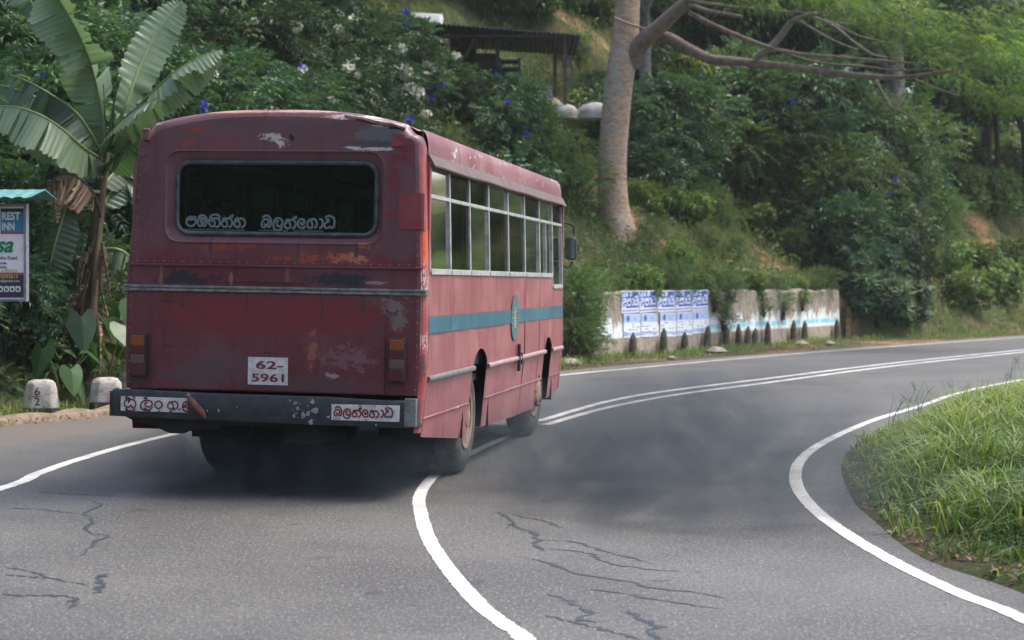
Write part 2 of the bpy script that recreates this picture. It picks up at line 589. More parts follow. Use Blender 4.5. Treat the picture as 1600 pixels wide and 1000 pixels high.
# pair stations so that both ends sweep round together
eo = eo[eo[:, 1] < 124]
ei = np.array([io[np.argmin(np.abs((io - p) @ _Et[np.argmin(((_E - p) ** 2).sum(1))]) + (.0 if True else 0))] for p in eo])
eo = resample(np.concatenate([[(-14, -4)], eo]), _NR)
io = resample(io, _NR)
NC = 14
rows = []
for k in range(NC + 1):
    rows.append(eo * (1 - k / NC) + io * (k / NC))
rows = np.stack(rows, 1)
V = np.concatenate([rows.reshape(-1, 2), np.zeros((_NR * (NC + 1), 1))], 1)
Q = np.array([(i * (NC + 1) + k, i * (NC + 1) + k + 1, (i + 1) * (NC + 1) + k + 1, (i + 1) * (NC + 1) + k) for i in range(_NR - 1) for k in range(NC)])
# lateral number: metres from the outer edge / 11
e_, s_ = edge_e(V[:, 0], V[:, 1])
me = np_mesh("road", V, Q, np.clip(-e_ / 11, 0, 1))
me.flip_normals() if me.polygons[0].normal.z < 0 else None
tag(link("road", me, am), kind="structure")

# painted lines
pm, nt, b = new_mat("road_paint", 0.6, 0.4)
wear = noise(nt, 9, 6, .7)
nt.links.new(mixc(nt, smooth_step(nt, noise(nt, 2.0, 4), .35, .7), (.72, .71, .68), (.48, .47, .445)), b.inputs["Base Color"])
tr = nd(nt, "BsdfTransparent")
mx = nd(nt, "MixShader", {0: smooth_step(nt, wear, .65, .72), 1: b.outputs[0], 2: tr.outputs[0]})
nt.links.new(mx.outputs[0], nt.nodes["Material Output"].inputs[0])
bump(nt, b, noise(nt, 80, 3), .3, .004)


def ribbon(name, pts, w, z, mat_, jag=.003, n=14):
    P = np.array(catmull(pts, n))
    d = np.concatenate([[0], np.cumsum(np.linalg.norm(np.diff(P, axis=0), axis=1))])
    P = resample(P, max(12, int(d[-1] / .03)))
    t = unit(np.gradient(P, axis=0)); nn = np.stack([-t[:, 1], t[:, 0]], 1)
    m = len(P)
    ja, jb = RNG.normal(0, jag, m), RNG.normal(0, jag, m)
    A = P + nn * (w / 2 + ja)[:, None]; B = P - nn * (w / 2 + jb)[:, None]
    V = np.concatenate([np.c_[A, np.full(m, z)], np.c_[B, np.full(m, z)]])
    Q = np.array([(i, m + i, m + i + 1, i + 1) for i in range(m - 1)])
    me = np_mesh(name, V, Q)
    return me


def px_line(pts):
    return [gnd(*p)[:2] for p in pts]


inner = [(2.9, 4.5), (2.66, 7.2)] + px_line([(1600, 968), (1500, 928), (1400, 880), (1330, 839), (1280, 803), (1252, 772), (1243, 748), (1248, 724), (1270, 702), (1310, 680), (1370, 655), (1440, 634), (1500, 614), (1600, 593)]) + [(12.6, 37.8), (20, 48.5), (32, 64), (58, 97)]
for nm, pts, w in (
        ("inner_line", inner, .105),
        ("centre_line", [(.5, 5.2), (.27, 7.2)] + px_line([(821, 1000), (787, 975), (749, 945), (701, 890), (670, 842), (657, 800), (656, 775), (672, 750), (706, 724), (768, 693), (800, 680)]), .098),
        ("centre_line", px_line([(842, 658), (950, 627.5), (1040, 611.5), (1200, 591.5), (1400, 567), (1600, 546.5)]) + [(21, 59), (36, 79)], .12),
        ("centre_line", px_line([(852, 664), (950, 637), (1060, 616.5), (1200, 598), (1400, 571.5), (1600, 550)]) + [(20.9, 58.4), (36, 78.2)], .12),
        ("outer_line", [(-5.6, 4), (-4.6, 10.5)] + px_line([(0, 764), (60, 740), (130, 716), (240, 686)]) + [(-3.0, 24), (-1.35, 28.6)] + px_line([(880, 586), (1000, 574.5), (1200, 556.5), (1400, 541), (1600, 527)]) + [(25.5, 69.5), (41, 88)], .12)):
    tag(link(nm, ribbon(nm, pts, w, .004, pm), pm), kind="structure")

# cracks sealed with bitumen
tm = simple("bitumen_seal", (.034, .043, .05), .55, .3, 30)
CR = [  # photo pixels with a width in metres
    ([(132, 780), (158, 789), (140, 797), (128, 803), (146, 811), (142, 820), (132, 829), (150, 835), (170, 838), (150, 846), (143, 857), (135, 864), (112, 872)], .045),
    ([(0, 794), (60, 796), (90, 799), (126, 803)], .03), ([(58, 768), (110, 772), (160, 774), (175, 776)], .03),
    ([(0, 886), (42, 891), (75, 902), (105, 909), (140, 915)], .03), ([(0, 899), (40, 901), (75, 904)], .025),
    ([(0, 928), (30, 931), (60, 931), (85, 931), (110, 932), (118, 942), (108, 951)], .05), ([(168, 896), (155, 905), (158, 915), (152, 928)], .06),
    ([(800, 803), (820, 809), (850, 814), (880, 826)], .028), ([(800, 820), (830, 832), (842, 844), (835, 852), (852, 862)], .05),
    ([(842, 843), (900, 848), (945, 862), (980, 870), (1020, 881)], .035), ([(850, 858), (920, 864), (940, 877), (1000, 888), (1062, 894)], .035),
    ([(800, 870), (830, 874), (870, 884), (905, 897), (960, 905), (1010, 917), (1060, 923), (1138, 935)], .045),
    ([(910, 920), (960, 926), (1020, 936), (1075, 944), (1125, 952)], .035),
    ([(857, 928), (885, 936), (900, 948), (925, 958), (905, 965), (920, 972), (950, 973)], .055),
    ([(850, 961), (900, 974), (950, 985), (1000, 1000)], .04), ([(980, 954), (1000, 967), (1030, 980), (1010, 986), (1040, 1000)], .06),
    ([(1160, 743), (1185, 747), (1216, 752)], .04), ([(940, 678), (955, 690), (948, 678)], .07), ([(905, 596), (960, 590)], .05), ([(1110, 600), (1130, 596), (1190, 588)], .06),
    ([(1330, 587), (1380, 582), (1440, 574), (1480, 570)], .06), ([(780, 800), (800, 815), (792, 826)], .04)]
mb = MB()
for pts, w in CR:
    P = resample(np.array(catmull(px_line(pts), 5)), 26)
    P += RNG.normal(0, .012, P.shape)
    n = len(P)
    t = unit(np.gradient(P, axis=0)); nn = np.stack([-t[:, 1], t[:, 0]], 1)
    ww = .68 * w * np.clip(.2 + 1.1 * np.abs(np.sin(np.arange(n) * .47 + RNG.uniform(0, 6))) * RNG.uniform(.5, 1.3, n), .15, 1.6) * np.minimum(1, np.minimum(np.arange(n), np.arange(n)[::-1]) / 4 + .15)
    A, B = P + nn * ww[:, None] / 2, P - nn * ww[:, None] / 2
    mb.add([(x, y, .0025) for x, y in A] + [(x, y, .0025) for x, y in B], [(i, n + i, n + i + 1, i + 1) for i in range(n - 1)])
tag(mb.build("road_cracks", tm), kind="structure")

# hillside
hm, nt, b = new_mat("hill_soil", 0.95, 0.15)
co = coords(nt)
c1 = mixc(nt, smooth_step(nt, noise(nt, 1.1, 6, .65, co), .42, .60), (.05, .07, .025), (.11, .09, .05))
c1 = mixc(nt, smooth_step(nt, noise(nt, .33, 4, .6, co), .52, .64), c1, (.34, .19, .11))
c1 = mixc(nt, smooth_step(nt, noise(nt, 7, 5, .7, co), .5, .7), c1, (.045, .05, .02))
# unseen bank behind the camera, added to darken the rear glass, tinted dark green
c1 = mixc(nt, smooth_step(nt, nd(nt, "SeparateXYZ", {0: co}).outputs[1], 13.0, 6.0), c1, mixc(nt, smooth_step(nt, noise(nt, 2.4, 5, .7, co), .4, .6), (.018, .042, .03), (.045, .085, .05)))
nt.links.new(c1, b.inputs["Base Color"])
bump(nt, b, noise(nt, 5, 6, .7, co), .8, .15)
us = np.linspace(0, len(_E) - 1, 240)
e1 = np.concatenate([[-.9, -.3, 0, .12, .3, .5, .8, 1.2], np.linspace(1.6, 14, 26), np.linspace(15, 45, 16)])
Eu = np.stack([np.interp(us, _Ex, _E[:, k]) for k in (0, 1)], 1)
Nu = unit(np.stack([np.interp(us, _Ex, _En[:, k]) for k in (0, 1)], 1))
foot = np.interp(Eu[:, 1], ST_Y, FOOT)
G = Eu[:, None, :] + Nu[:, None, :] * (foot[:, None] + e1[None, :])[..., None]
G[:, 0] = Eu - Nu * .25
X, Y = G[..., 0].ravel(), G[..., 1].ravel()
Z = bank(np.tile(e1, len(us)), np.repeat(Eu[:, 1], len(e1)), X, Y)
Z = np.where(np.tile(e1, len(us)) < .01, Z + .012 + .02 * np.clip(wob(X * 3, Y * 3), -.5, 2) * (np.tile(e1, len(us)) > -.5), Z)
ne = len(e1)
Z = Z.reshape(-1, ne); Z[:, 0] = -.03; Z = Z.ravel()
Q = np.array([(i * ne + k, (i + 1) * ne + k, (i + 1) * ne + k + 1, i * ne + k + 1) for i in range(len(us) - 1) for k in range(ne - 1)])
me = np_mesh("hillside", np.stack([X, Y, Z], 1), Q, None, True)
tag(link("hillside", me, hm), kind="structure")


# the raised grass bank on the inside of the bend
def mound_z(d):
    return np.interp(d, [-.1, 0, .25, .7, 1.6, 4, 12], [-.05, .015, .05, .13, .24, .26, .22])


_I = np.array(catmull(I_PTS, 16)); _It = unit(np.gradient(_I, axis=0)); _In = np.stack([_It[:, 1], -_It[:, 0]], 1)


def inner_d(X, Y):
    dx = X[:, None] - _I[None, :, 0]; dy = Y[:, None] - _I[None, :, 1]
    d2 = dx * dx + dy * dy
    i = np.argmin(d2, 1); r = np.arange(len(X))
    sgn = np.sign(dx[r, i] * _In[i, 0] + dy[r, i] * _In[i, 1])
    return np.sqrt(d2[r, i]) * sgn


em = np.concatenate([[-.12, 0, .1, .25, .45, .7, 1.0, 1.6, 2.4, 3.4, 5], [8, 12]])
ib = _I[(_I[:, 1] > -3) & (_I[:, 1] < 60)]; inb = _In[(_I[:, 1] > -3) & (_I[:, 1] < 60)]
CX = np.array((13.5, 14.0))
Vm = []
for p, n_ in zip(ib, inb):
    for e in em:
        q = p + n_ * e if e < 2 else (p + n_ * 1.6) * (1 - (e - 1.6) / 24) + (np.array((22., 12.))) * ((e - 1.6) / 24)
        Vm.append(q)
Vm = np.array(Vm)
dm = inner_d(Vm[:, 0], Vm[:, 1])
zm = mound_z(np.abs(dm)) + np.clip(np.abs(dm), 0, 1) * .05 * np.sin(Vm[:, 0] * 2.1) * np.sin(Vm[:, 1] * 1.7)
zm = np.where(np.tile(em, len(ib)) < -.05, -.04, zm)
k = len(em)
Q = np.array([(i * k + j, i * k + j + 1, (i + 1) * k + j + 1, (i + 1) * k + j) for i in range(len(ib) - 1) for j in range(k - 1)])
sm, nt, b = new_mat("verge_soil", .95, .15)
co = coords(nt)
c1 = mixc(nt, smooth_step(nt, noise(nt, 3.2, 6, .65, co), .4, .62), (.075, .06, .038), (.035, .05, .018))
c1 = mixc(nt, smooth_step(nt, noise(nt, 17, 4, .7, co), .58, .72), c1, (.16, .12, .08))
nt.links.new(c1, b.inputs["Base Color"])
bump(nt, b, noise(nt, 20, 5, .7, co), .8, .03)
tag(link("grass_bank", np_mesh("grass_bank", np.c_[Vm, zm], Q, None, True), sm), kind="structure")


# ------------------------------------------------------------------ grass and ground cover nobody could count
def blades(X, Y, Z, L, W, lean, rnd, segs=2):
    """curved grass blades: segs quads then a point"""
    n = len(X)
    az = RNG.uniform(0, 2 * math.pi, n)
    d = np.stack([np.cos(az), np.sin(az), np.zeros(n)], 1)
    s = np.stack([-np.sin(az), np.cos(az), np.zeros(n)], 1)
    up = np.array((0, 0, 1.0))
    P0 = np.stack([X, Y, Z], 1)
    P1 = P0 + up * (L * .55)[:, None] + d * (L * lean * .22)[:, None]
    P2 = P0 + up * (L * (1 - .35 * lean))[:, None] + d * (L * lean * .75)[:, None]
    w = (W / 2)[:, None]
    V = np.stack([P0 - s * w, P0 + s * w, P1 - s * w * .8, P1 + s * w * .8, P2 - s * w * .1, P2 + s * w * .1], 1).reshape(-1, 3)
    b_ = np.arange(n)[:, None] * 6
    Q = np.concatenate([b_ + np.array((0, 1, 3, 2)), b_ + np.array((2, 3, 5, 4))], 0)
    return V, Q, np.repeat(rnd, 6)


gmat = leaf_mat("verge_grass", [(.06, .11, .035), (.115, .18, .05), (.20, .265, .075), (.33, .31, .14)], .35, .5, 0)
N0 = 190000
yy = RNG.uniform(8.2, 30, N0) ; yy = 8.2 + (yy - 8.2) ** 1.0
xx = RNG.uniform(2.4, 12.5, N0)
d = inner_d(xx, yy)
keep = (d > .01) & (xx < .3 * yy + 1.2)
patch = np.sin(xx * 2.3 + yy * .7) * np.sin(yy * 1.9 - xx) + .6 * np.sin(xx * 5.1) * np.sin(yy * 4.3 + 1)
keep &= (RNG.uniform(0, 1, N0) < np.clip((d - .02) * 2.2, .35, 1) * np.where((d < .55) & (np.sin(xx * 6.1 + yy * 2.3) * np.sin(yy * 4.7 - xx * 2) > -.1 + d * .8), .30, 1.0)) & ~((np.hypot((xx - 7.1) / .75, (yy - 26.9) / 1.6) < 1) & (d < 1.3))
xx, yy, d, patch = xx[keep], yy[keep], d[keep], patch[keep]
L = (.12 + .22 * np.clip(d * 1.3, 0, 1)) * np.clip(1.3 - .03 * (yy - 10), .6, 1.3) * RNG.uniform(.55, 1.25, len(xx)) * (1 + .45 * patch)
zz = mound_z(d) - .01
hue = np.clip(.40 + .18 * patch + .028 * (yy - 14) + RNG.normal(0, .17, len(xx)), 0, 1)
hue = np.where(RNG.uniform(0, 1, len(xx)) < .07, 1.0, hue * .9)
A = blades(xx, yy, zz, L, RNG.uniform(.008, .02, len(xx)), RNG.uniform(.5, 1.5, len(xx)) + .9 * (RNG.uniform(0, 1, len(xx)) < .2), hue)
tag(link("tall_grass", np_mesh("tall_grass", *A), gmat), "dense bright green grass on the bank inside the bend", "grass", None, "stuff")

# dead leaves and dirt bits along both verges
n = 520
k = RNG.integers(0, len(_I), n * 4); k = k[(_I[k, 1] > 8) & (_I[k, 1] < 32)][:n]
P = _I[k] + _In[k] * RNG.gamma(1.5, .13, len(k))[:, None] + RNG.normal(0, .06, (len(k), 2))
k2 = RNG.integers(0, len(_E), 12000); k2 = k2[(_E[k2, 1] > 16) & (_E[k2, 1] < 75)][:2600]
P2 = _E[k2] + _En[k2] * RNG.normal(.35, .33, len(k2))[:, None] + RNG.normal(0, .06, (len(k2), 2))
z1 = mound_z(np.abs(inner_d(P[:, 0], P[:, 1]))) + .012
P = np.concatenate([np.c_[P, z1], np.c_[P2, np.full(len(P2), .035)]])
az = RNG.uniform(0, 6.28, len(P))
A = leaves(P, np.stack([np.cos(az), np.sin(az), RNG.uniform(.0, .5, len(P))], 1), np.stack([RNG.normal(0, .5, len(P)), RNG.normal(0, .5, len(P)), np.ones(len(P))], 1),
           RNG.uniform(.03, .08, len(P)), RNG.uniform(.015, .04, len(P)), RNG.uniform(0, 1, len(P)), .35, -.2)
dl = leaf_mat("dead_leaf", [(.08, .05, .03), (.16, .10, .06), (.30, .22, .15)], .1, .7, 0)
tag(link("fallen_leaves", np_mesh("fallen_leaves", *A), dl), "brown dead leaves lying along the road edges", "leaves", None, "stuff")


# ground cover over the hill: sprigs of weeds, ferns and long grass
def hill_scatter(n, e_lo, e_hi, y_lo, y_hi, power=1.0, pxmax=2000):
    k = RNG.uniform(0, len(_E) - 1, n)
    y = np.interp(k, _Ex, _E[:, 1])
    m = (y > y_lo) & (y < y_hi); k = k[m]; y = y[m]
    e = e_lo + (e_hi - e_lo) * RNG.uniform(0, 1, len(k)) ** power
    Pn = np.stack([np.interp(k, _Ex, _E[:, j]) for j in (0, 1)], 1)
    N_ = unit(np.stack([np.interp(k, _Ex, _En[:, j]) for j in (0, 1)], 1))
    ft = np.interp(y, ST_Y, FOOT)
    XY = Pn + N_ * (ft + e)[:, None]
    px = 800 + F * XY[:, 0] / np.maximum(XY[:, 1], 1)
    m = (px > -250) & (px < pxmax)
    XY, e, y = XY[m], e[m], y[m]
    z = bank(e, y, XY[:, 0], XY[:, 1])
    return XY[:, 0], XY[:, 1], z, e, y


def clump_noise(X, Y, f=1.0):
    return np.sin(X * 1.9 * f + Y * .8 * f) * np.sin(Y * 1.5 * f - X * .6 * f + 1.0) + .6 * np.sin(X * 4.3 * f + 2) * np.sin(Y * 3.7 * f)


hg = leaf_mat("hill_grass", [(.06, .10, .04), (.115, .16, .06), (.20, .23, .09), (.32, .28, .16)], .35, .55, 0)
X, Y, Z, e, s = hill_scatter(210000, .02, 24, 30, 105, 1.25)
cn = clump_noise(X, Y, .8)
m = (RNG.uniform(0, 1, len(X)) < np.clip(.62 + .5 * cn, .06, 1) * np.where((X > 8.5) & (Y > 58) & (e > 6.0) & (e < 9.8), .15, 1.0))
X, Y, Z, e, cn, s = X[m], Y[m], Z[m], e[m], cn[m], s[m]
right = np.clip((X - 8) / 8, 0, 1)
L = RNG.uniform(.28, .85, len(X)) * (1 + .3 * cn) * (.7 + .3 * np.clip(e, 0, 1))
hue = np.clip(.30 + .25 * right + .12 * cn + RNG.normal(0, .17, len(X)), 0, 1)
A = blades(X, Y, Z - .02, L, RNG.uniform(.014, .03, len(X)), RNG.uniform(.5, 1.6, len(X)), hue)
tag(link("hill_grass", np_mesh("hill_grass", *A), hg), "rough green grass growing over the hillside above the wall", "grass", None, "stuff")

X, Y, Z, e, s = hill_scatter(190000, .1, 30, 14, 105, 1.1)
cn = clump_noise(X + 3, Y, 1.0)
m = RNG.uniform(0, 1, len(X)) < np.clip(.5 + .6 * cn, .04, 1) * np.where((X > 8.5) & (Y > 58) & (e > 6.0) & (e < 9.8), .22, 1.0)
X, Y, Z, cn, e = X[m], Y[m], Z[m], cn[m], e[m]
n = len(X)
el = RNG.uniform(0, 1, n)
az = RNG.uniform(0, 6.28, n)
D = np.stack([np.cos(az), np.sin(az) - .4, RNG.uniform(-.5, .9, n)], 1)
P = np.stack([X, Y, Z + el * (.25 + .35 * np.clip(cn + .5, 0, 1.5))], 1)
A = leaves(P, D, np.stack([RNG.normal(0, .4, n), RNG.normal(-.3, .4, n), np.ones(n)], 1), RNG.uniform(.1, .26, n), RNG.uniform(.04, .11, n), np.clip(.4 + .15 * cn + .02 * np.clip(X, -5, 12) + RNG.normal(0, .2, n), 0, 1))
wm = leaf_mat("weed_leaf", [(.04, .075, .038), (.07, .12, .052), (.12, .17, .065), (.22, .22, .10)], .3, .5, 0)
tag(link("hillside_undergrowth", np_mesh("hillside_undergrowth", *A), wm), "low leafy weeds and creepers covering the hillside", "undergrowth", None, "stuff")

# short grass on the left verge and along the foot of the wall
X, Y, Z, e, s = hill_scatter(60000, -1.4, .6, 15, 75)
cn = clump_noise(X, Y, 1.6)
ed, _ = edge_e(X, Y)
m = (ed > .25 + .12 * cn) & (RNG.uniform(0, 1, len(X)) < np.clip(.55 + .5 * cn, .05, 1))
X, Y, cn = X[m], Y[m], cn[m]
A = blades(X, Y, np.full(len(X), .01), RNG.uniform(.06, .24, len(X)) * (1 + .3 * cn), RNG.uniform(.008, .018, len(X)), RNG.uniform(.5, 1.5, len(X)), np.clip(.45 + .15 * cn + RNG.normal(0, .2, len(X)), 0, 1))
tag(link("verge_grass", np_mesh("verge_grass", *A), gmat), "thin strip of short grass along the outer road edge", "grass", None, "stuff")


# ------------------------------------------------------------------ the bus
HEAD = 9.5
bus = empty("bus", (-1.873, 14.19, 0), 0)
bus.rotation_euler = (0, R(1.0), R(-HEAD))
bus.rotation_mode = 'XYZ'
tag(bus, "old faded maroon city bus with blue side stripe rounding the bend", "bus")


def paint(name, base, fade, patches=(), rough=.42, fade_amt=.6, streak=True, gloss_var=.25, zfade=False, chips=0):
    """weathered coach paint; patches = (x, z, rx, rz, colour, raggedness)"""
    m, nt, b = new_mat(name, rough, .5)
    co = coords(nt)
    n1 = noise(nt, 1.6, 6, .65, co)
    n2 = noise(nt, 9, 5, .7, co)
    n3 = noise(nt, 40, 4, .7, co)
    ff = math_n(nt, 'MULTIPLY', smooth_step(nt, n1, .38, .66), fade_amt)
    if zfade:                                              # the upper half has oxidised to a dull grey maroon
        zz = nd(nt, "SeparateXYZ", {0: co}).outputs[2]
        ff = math_n(nt, 'MAXIMUM', ff, math_n(nt, 'MULTIPLY', smooth_step(nt, math_n(nt, 'MULTIPLY_ADD', n1, .8, zz), 2.1, 2.5), .85))
    c = mixc(nt, ff, base, fade)
    if chips:                                              # flakes of old white and grey paint
        ch = noise(nt, 1, 6, .75, nd(nt, "Mapping", {"Vector": co, "Scale": (6, 2.2, 7)}).outputs[0])
        c = mixc(nt, smooth_step(nt, ch, 1 - chips, 1.03 - chips), c, (.50, .44, .42))
        ch = noise(nt, 1, 6, .7, nd(nt, "Mapping", {"Vector": co, "Scale": (5, 1.6, 6), "Location": (4, 9, 2)}).outputs[0])
        c = mixc(nt, math_n(nt, 'MULTIPLY', smooth_step(nt, ch, .985 - chips, 1.03 - chips), .7), c, (.13, .11, .15))
    if streak:
        sv = nd(nt, "Mapping", {"Vector": co, "Scale": (9, 9, .7)}).outputs[0]
        c = mixc(nt, math_n(nt, 'MULTIPLY', smooth_step(nt, noise(nt, 1.0, 5, .6, sv), .48, .72), .5), c, tuple(.55 * k for k in base))
    c = mixc(nt, math_n(nt, 'MULTIPLY', smooth_step(nt, n3, .56, .78), .35), c, tuple(min(1, k * 1.6 + .03) for k in fade))
    # long fine horizontal scuffs
    hv = nd(nt, "Mapping", {"Vector": co, "Scale": (1.2, 1.2, 60)}).outputs[0]
    c = mixc(nt, math_n(nt, 'MULTIPLY', smooth_step(nt, noise(nt, 2.2, 4, .7, hv), .68, .8), .22), c, (.36, .22, .21))
    ragn = math_n(nt, 'SUBTRACT', math_n(nt, 'ADD', math_n(nt, 'MULTIPLY', noise(nt, 13, 5, .75, nd(nt, "Mapping", {"Vector": co, "Scale": (.8, 1, 1.25)}).outputs[0]), .7), math_n(nt, 'MULTIPLY', n3, .4)), .52)
    for (px, pz, rx, rz, pc, rag) in patches:
        if pc[0] > 2.5 * pc[1] and pc[0] > .2: rx, rz, rag = rx * .85, rz * .75, rag * 1.5
        d = nd(nt, "VectorMath", {0: co, 1: (px, 0, pz)}, operation='SUBTRACT').outputs[0]
        d = nd(nt, "VectorMath", {0: d, 1: (1 / rx, 0, 1 / rz)}, operation='MULTIPLY').outputs[0]
        l = nd(nt, "VectorMath", {0: d}, operation='LENGTH').outputs["Value"]
        l = math_n(nt, 'MULTIPLY_ADD', ragn, rag * 4.5, l)
        f = math_n(nt, 'MULTIPLY', smooth_step(nt, l, 1.05, .80), .92)
        c = mixc(nt, f, c, pc)
    nt.links.new(c, b.inputs["Base Color"])
    nt.links.new(math_n(nt, 'MULTIPLY_ADD', n1, gloss_var, rough - gloss_var / 2), b.inputs["Roughness"])
    h = math_n(nt, 'ADD', math_n(nt, 'MULTIPLY', noise(nt, 2.4, 3, .5, co), 1.0), math_n(nt, 'MULTIPLY', n3, .02))
    bump(nt, b, h, .32, .06)
    return m


MAROON, MFADE = (.120, .018, .027), (.138, .058, .068)
ORANGE, BLACKP, WHITEP, GREYP, REDP = (.27, .045, .022), (.012, .016, .022), (.55, .48, .44), (.12, .115, .13), (.16, .018, .028)
rear_patches = [
    (-.62, 2.835, .10, .05, ORANGE, 1.2), (-.70, 2.73, .07, .04, ORANGE, 1.2), (-.42, 2.74, .09, .06, ORANGE, 1.3), (-.25, 2.86, .1, .03, REDP, 1.2),
    (-.02, 2.78, .10, .05, WHITEP, 1.9), (.05, 2.73, .05, .03, WHITEP, 1.8), (.78, 2.69, .17, .018, WHITEP, 1.0), (.62, 2.70, .1, .014, WHITEP, 1.0),
    (.62, 2.93, .32, .022, WHITEP, .8), (.9, 2.87, .16, .02, WHITEP, .8), (-.35, 2.975, .45, .012, (.42, .22, .15), .6), (.25, 2.978, .3, .012, (.42, .25, .18), .6), (-1.02, 2.88, .12, .015, WHITEP, .7),
    (.82, 2.80, .22, .07, GREYP, .6), (.75, 2.73, .2, .03, (.06, .055, .065), .6), (.20, 2.90, .35, .06, (.15, .075, .075), .8), (-.7, 2.9, .3, .05, (.14, .07, .07), .8),
    (1.03, 2.70, .08, .06, REDP, 1.0), (.95, 2.45, .07, .12, REDP, 1.3), (1.0, 2.62, .08, .06, REDP, 1.1), (.93, 2.2, .05, .05, REDP, 1),
    (-.45, 1.925, .22, .045, ORANGE, 1.2), (-.2, 1.94, .25, .018, ORANGE, 1.2), (-.6, 1.95, .1, .02, REDP, 1), (.30, 1.86, .14, .06, ORANGE, 1.5), (.52, 1.86, .2, .05, (.40, .10, .05), 1.4),
    (.67, 1.845, .17, .045, (.42, .14, .07), 1.2), (.1, 1.85, .2, .03, ORANGE, 1.6), (.85, 1.84, .1, .05, REDP, 1.0), (.72, 1.95, .06, .04, (.36, .1, .05), 1.2), (-.9, 1.85, .15, .05, REDP, 1.5),
    (-.68, 1.67, .28, .055, BLACKP, 1.1), (-.74, 1.71, .12, .04, BLACKP, 1.4), (.55, 1.69, .26, .06, BLACKP, 1.1), (.66, 1.68, .12, .06, BLACKP, .8), (.82, 1.67, .1, .015, (.3, .2, .18), 1), (-.1, 1.65, .5, .02, (.06, .012, .016), 1),
    (.95, 1.50, .13, .10, (.20, .13, .13), 1.6), (1.0, 1.38, .09, .07, (.17, .12, .12), 1.4),
    (-.15, 1.40, .78, .17, REDP, .35), (.45, 1.42, .45, .18, REDP, .3), (-.55, 1.42, .33, .15, REDP, .35),
    (.33, 1.12, .05, .22, (.26, .07, .055), 1.1), (.60, 1.1, .22, .1, (.16, .075, .085), 1.5), (-.4, 1.05, .3, .12, (.105, .042, .055), 1.0), (.5, .95, .06, .03, (.3, .24, .24), 1.7), (.05, .9, .5, .05, (.10, .035, .05), 1.0),
    (-1.05, 2.3, .14, .35, (.10, .035, .042), .9), (.0, 2.86, .7, .06, (.12, .06, .068), 1.0), (-.55, .95, .42, .10, (.09, .045, .055), 1.1), (.3, .88, .6, .06, (.085, .04, .048), 1.1), (1.03, 1.95, .14, .12, (.115, .05, .058), 1.2), (-1.02, .95, .13, .12, (.075, .022, .03), 1.2),
    (-.9, 1.69, .02, .09, (.20, .10, .07), 1.0), (-.33, 1.68, .015, .07, (.22, .13, .1), 1.0), (.12, 1.71, .018, .06, (.2, .1, .08), 1.0), (.40, 1.49, .012, .10, (.07, .02, .025), .8), (-.72, 1.5, .014, .12, (.06, .02, .025), .8), (.72, 1.48, .016, .11, (.07, .03, .035), .8), (-.2, 1.52, .012, .08, (.065, .02, .025), .8), (-.5, 1.93, .018, .1, (.07, .022, .028), .9), (.2, 1.92, .014, .1, (.075, .025, .03), .9), (.66, 1.92, .016, .09, (.065, .022, .028), .9),
    (-.83, 1.50, .06, .012, (.04, .02, .025), .5), (-.83, 1.15, .06, .012, (.04, .02, .025), .5), (-1.1, 1.5, .07, .02, (.09, .03, .035), 1)]
P_REAR = paint("maroon_paint", MAROON, MFADE, rear_patches, zfade=True)
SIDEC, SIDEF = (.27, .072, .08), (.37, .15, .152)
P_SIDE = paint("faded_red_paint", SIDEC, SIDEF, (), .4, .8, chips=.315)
P_ROOF = paint("roof_paint", (.20, .06, .062), (.32, .18, .17), (), .55, .9, chips=.42)
P_COVE = paint("cove_paint", (.19, .055, .06), (.30, .155, .155), (), .5, .8, chips=.415)
P_PATCH = paint("patch_paint", (.24, .038, .05), (.30, .08, .09), (), .35, .5)
P_CORNER = paint("corner_paint", (.34, .06, .06), (.42, .16, .15), [(1.2, 1.95, .1, .26, (.62, .09, .03), .9), (1.16, 1.70, .06, .12, (.55, .5, .47), 1.8), (1.17, 1.2, .04, .1, (.5, .42, .42), 1.8), (1.17, 1.05, .05, .12, (.09, .035, .04), 1.0)], .4, .6)
M_ALU = simple("window_frame_metal", (.46, .47, .45), .45, .35, 14, .15)
M_TRIM = simple("trim_metal", (.28, .28, .28), .35, .4, 20, .6)
M_GUT = simple("gutter_metal", (.095, .072, .06), .6, .4, 9, .0, .4, (.15, .10, .09))
M_RUB = simple("black_rubber", (.018, .019, .021), .6, .3, 30)
M_SEAL = simple("window_seal", (.03, .032, .036), .45, .3, 12, dirt=(.075, .075, .08))
M_DARK = simple("underbody", (.012, .013, .015), .8, .4, 8)
M_TYRE = simple("tyre_rubber", (.04, .035, .031), .85, .3, 10, dirt=(.105, .082, .066), bmp=.3)
M_RIM = simple("dusty_rim", (.30, .21, .16), .8, .4, 10, dirt=(.20, .14, .105))
M_BUMP = simple("bumper_black", (.018, .022, .027), .5, .3, 9, dirt=(.035, .04, .045))
M_WHITE = simple("sign_white", (.62, .60, .58), .6, .2, 20, dirt=(.48, .44, .43))
M_LETTER = simple("letter_red", (.19, .025, .03), .6, .3, 20)
M_RUST = simple("rust", (.15, .05, .03), .8, .5, 14, dirt=(.07, .03, .02))
M_CHIP = simple("chipped_grey", (.33, .33, .32), .7, .4, 18)
M_CHIPO = simple("chipped_orange", (.38, .09, .045), .7, .4, 18)
M_INT = simple("bus_interior", (.018, .026, .028), .7, .3, 4)
M_SEAT = simple("seat_vinyl", (.02, .028, .03), .6, .3, 6)
M_TEAL = simple("teal_paint", (.025, .12, .115), .5, .3, 8)
M_BLUE = simple("stripe_blue", (.022, .105, .15), .45, .35, 2.2, dirt=(.045, .145, .19))
G_REAR = glass_mat("rear_glass", (.06, .125, .15), .03, .003, 1.36)
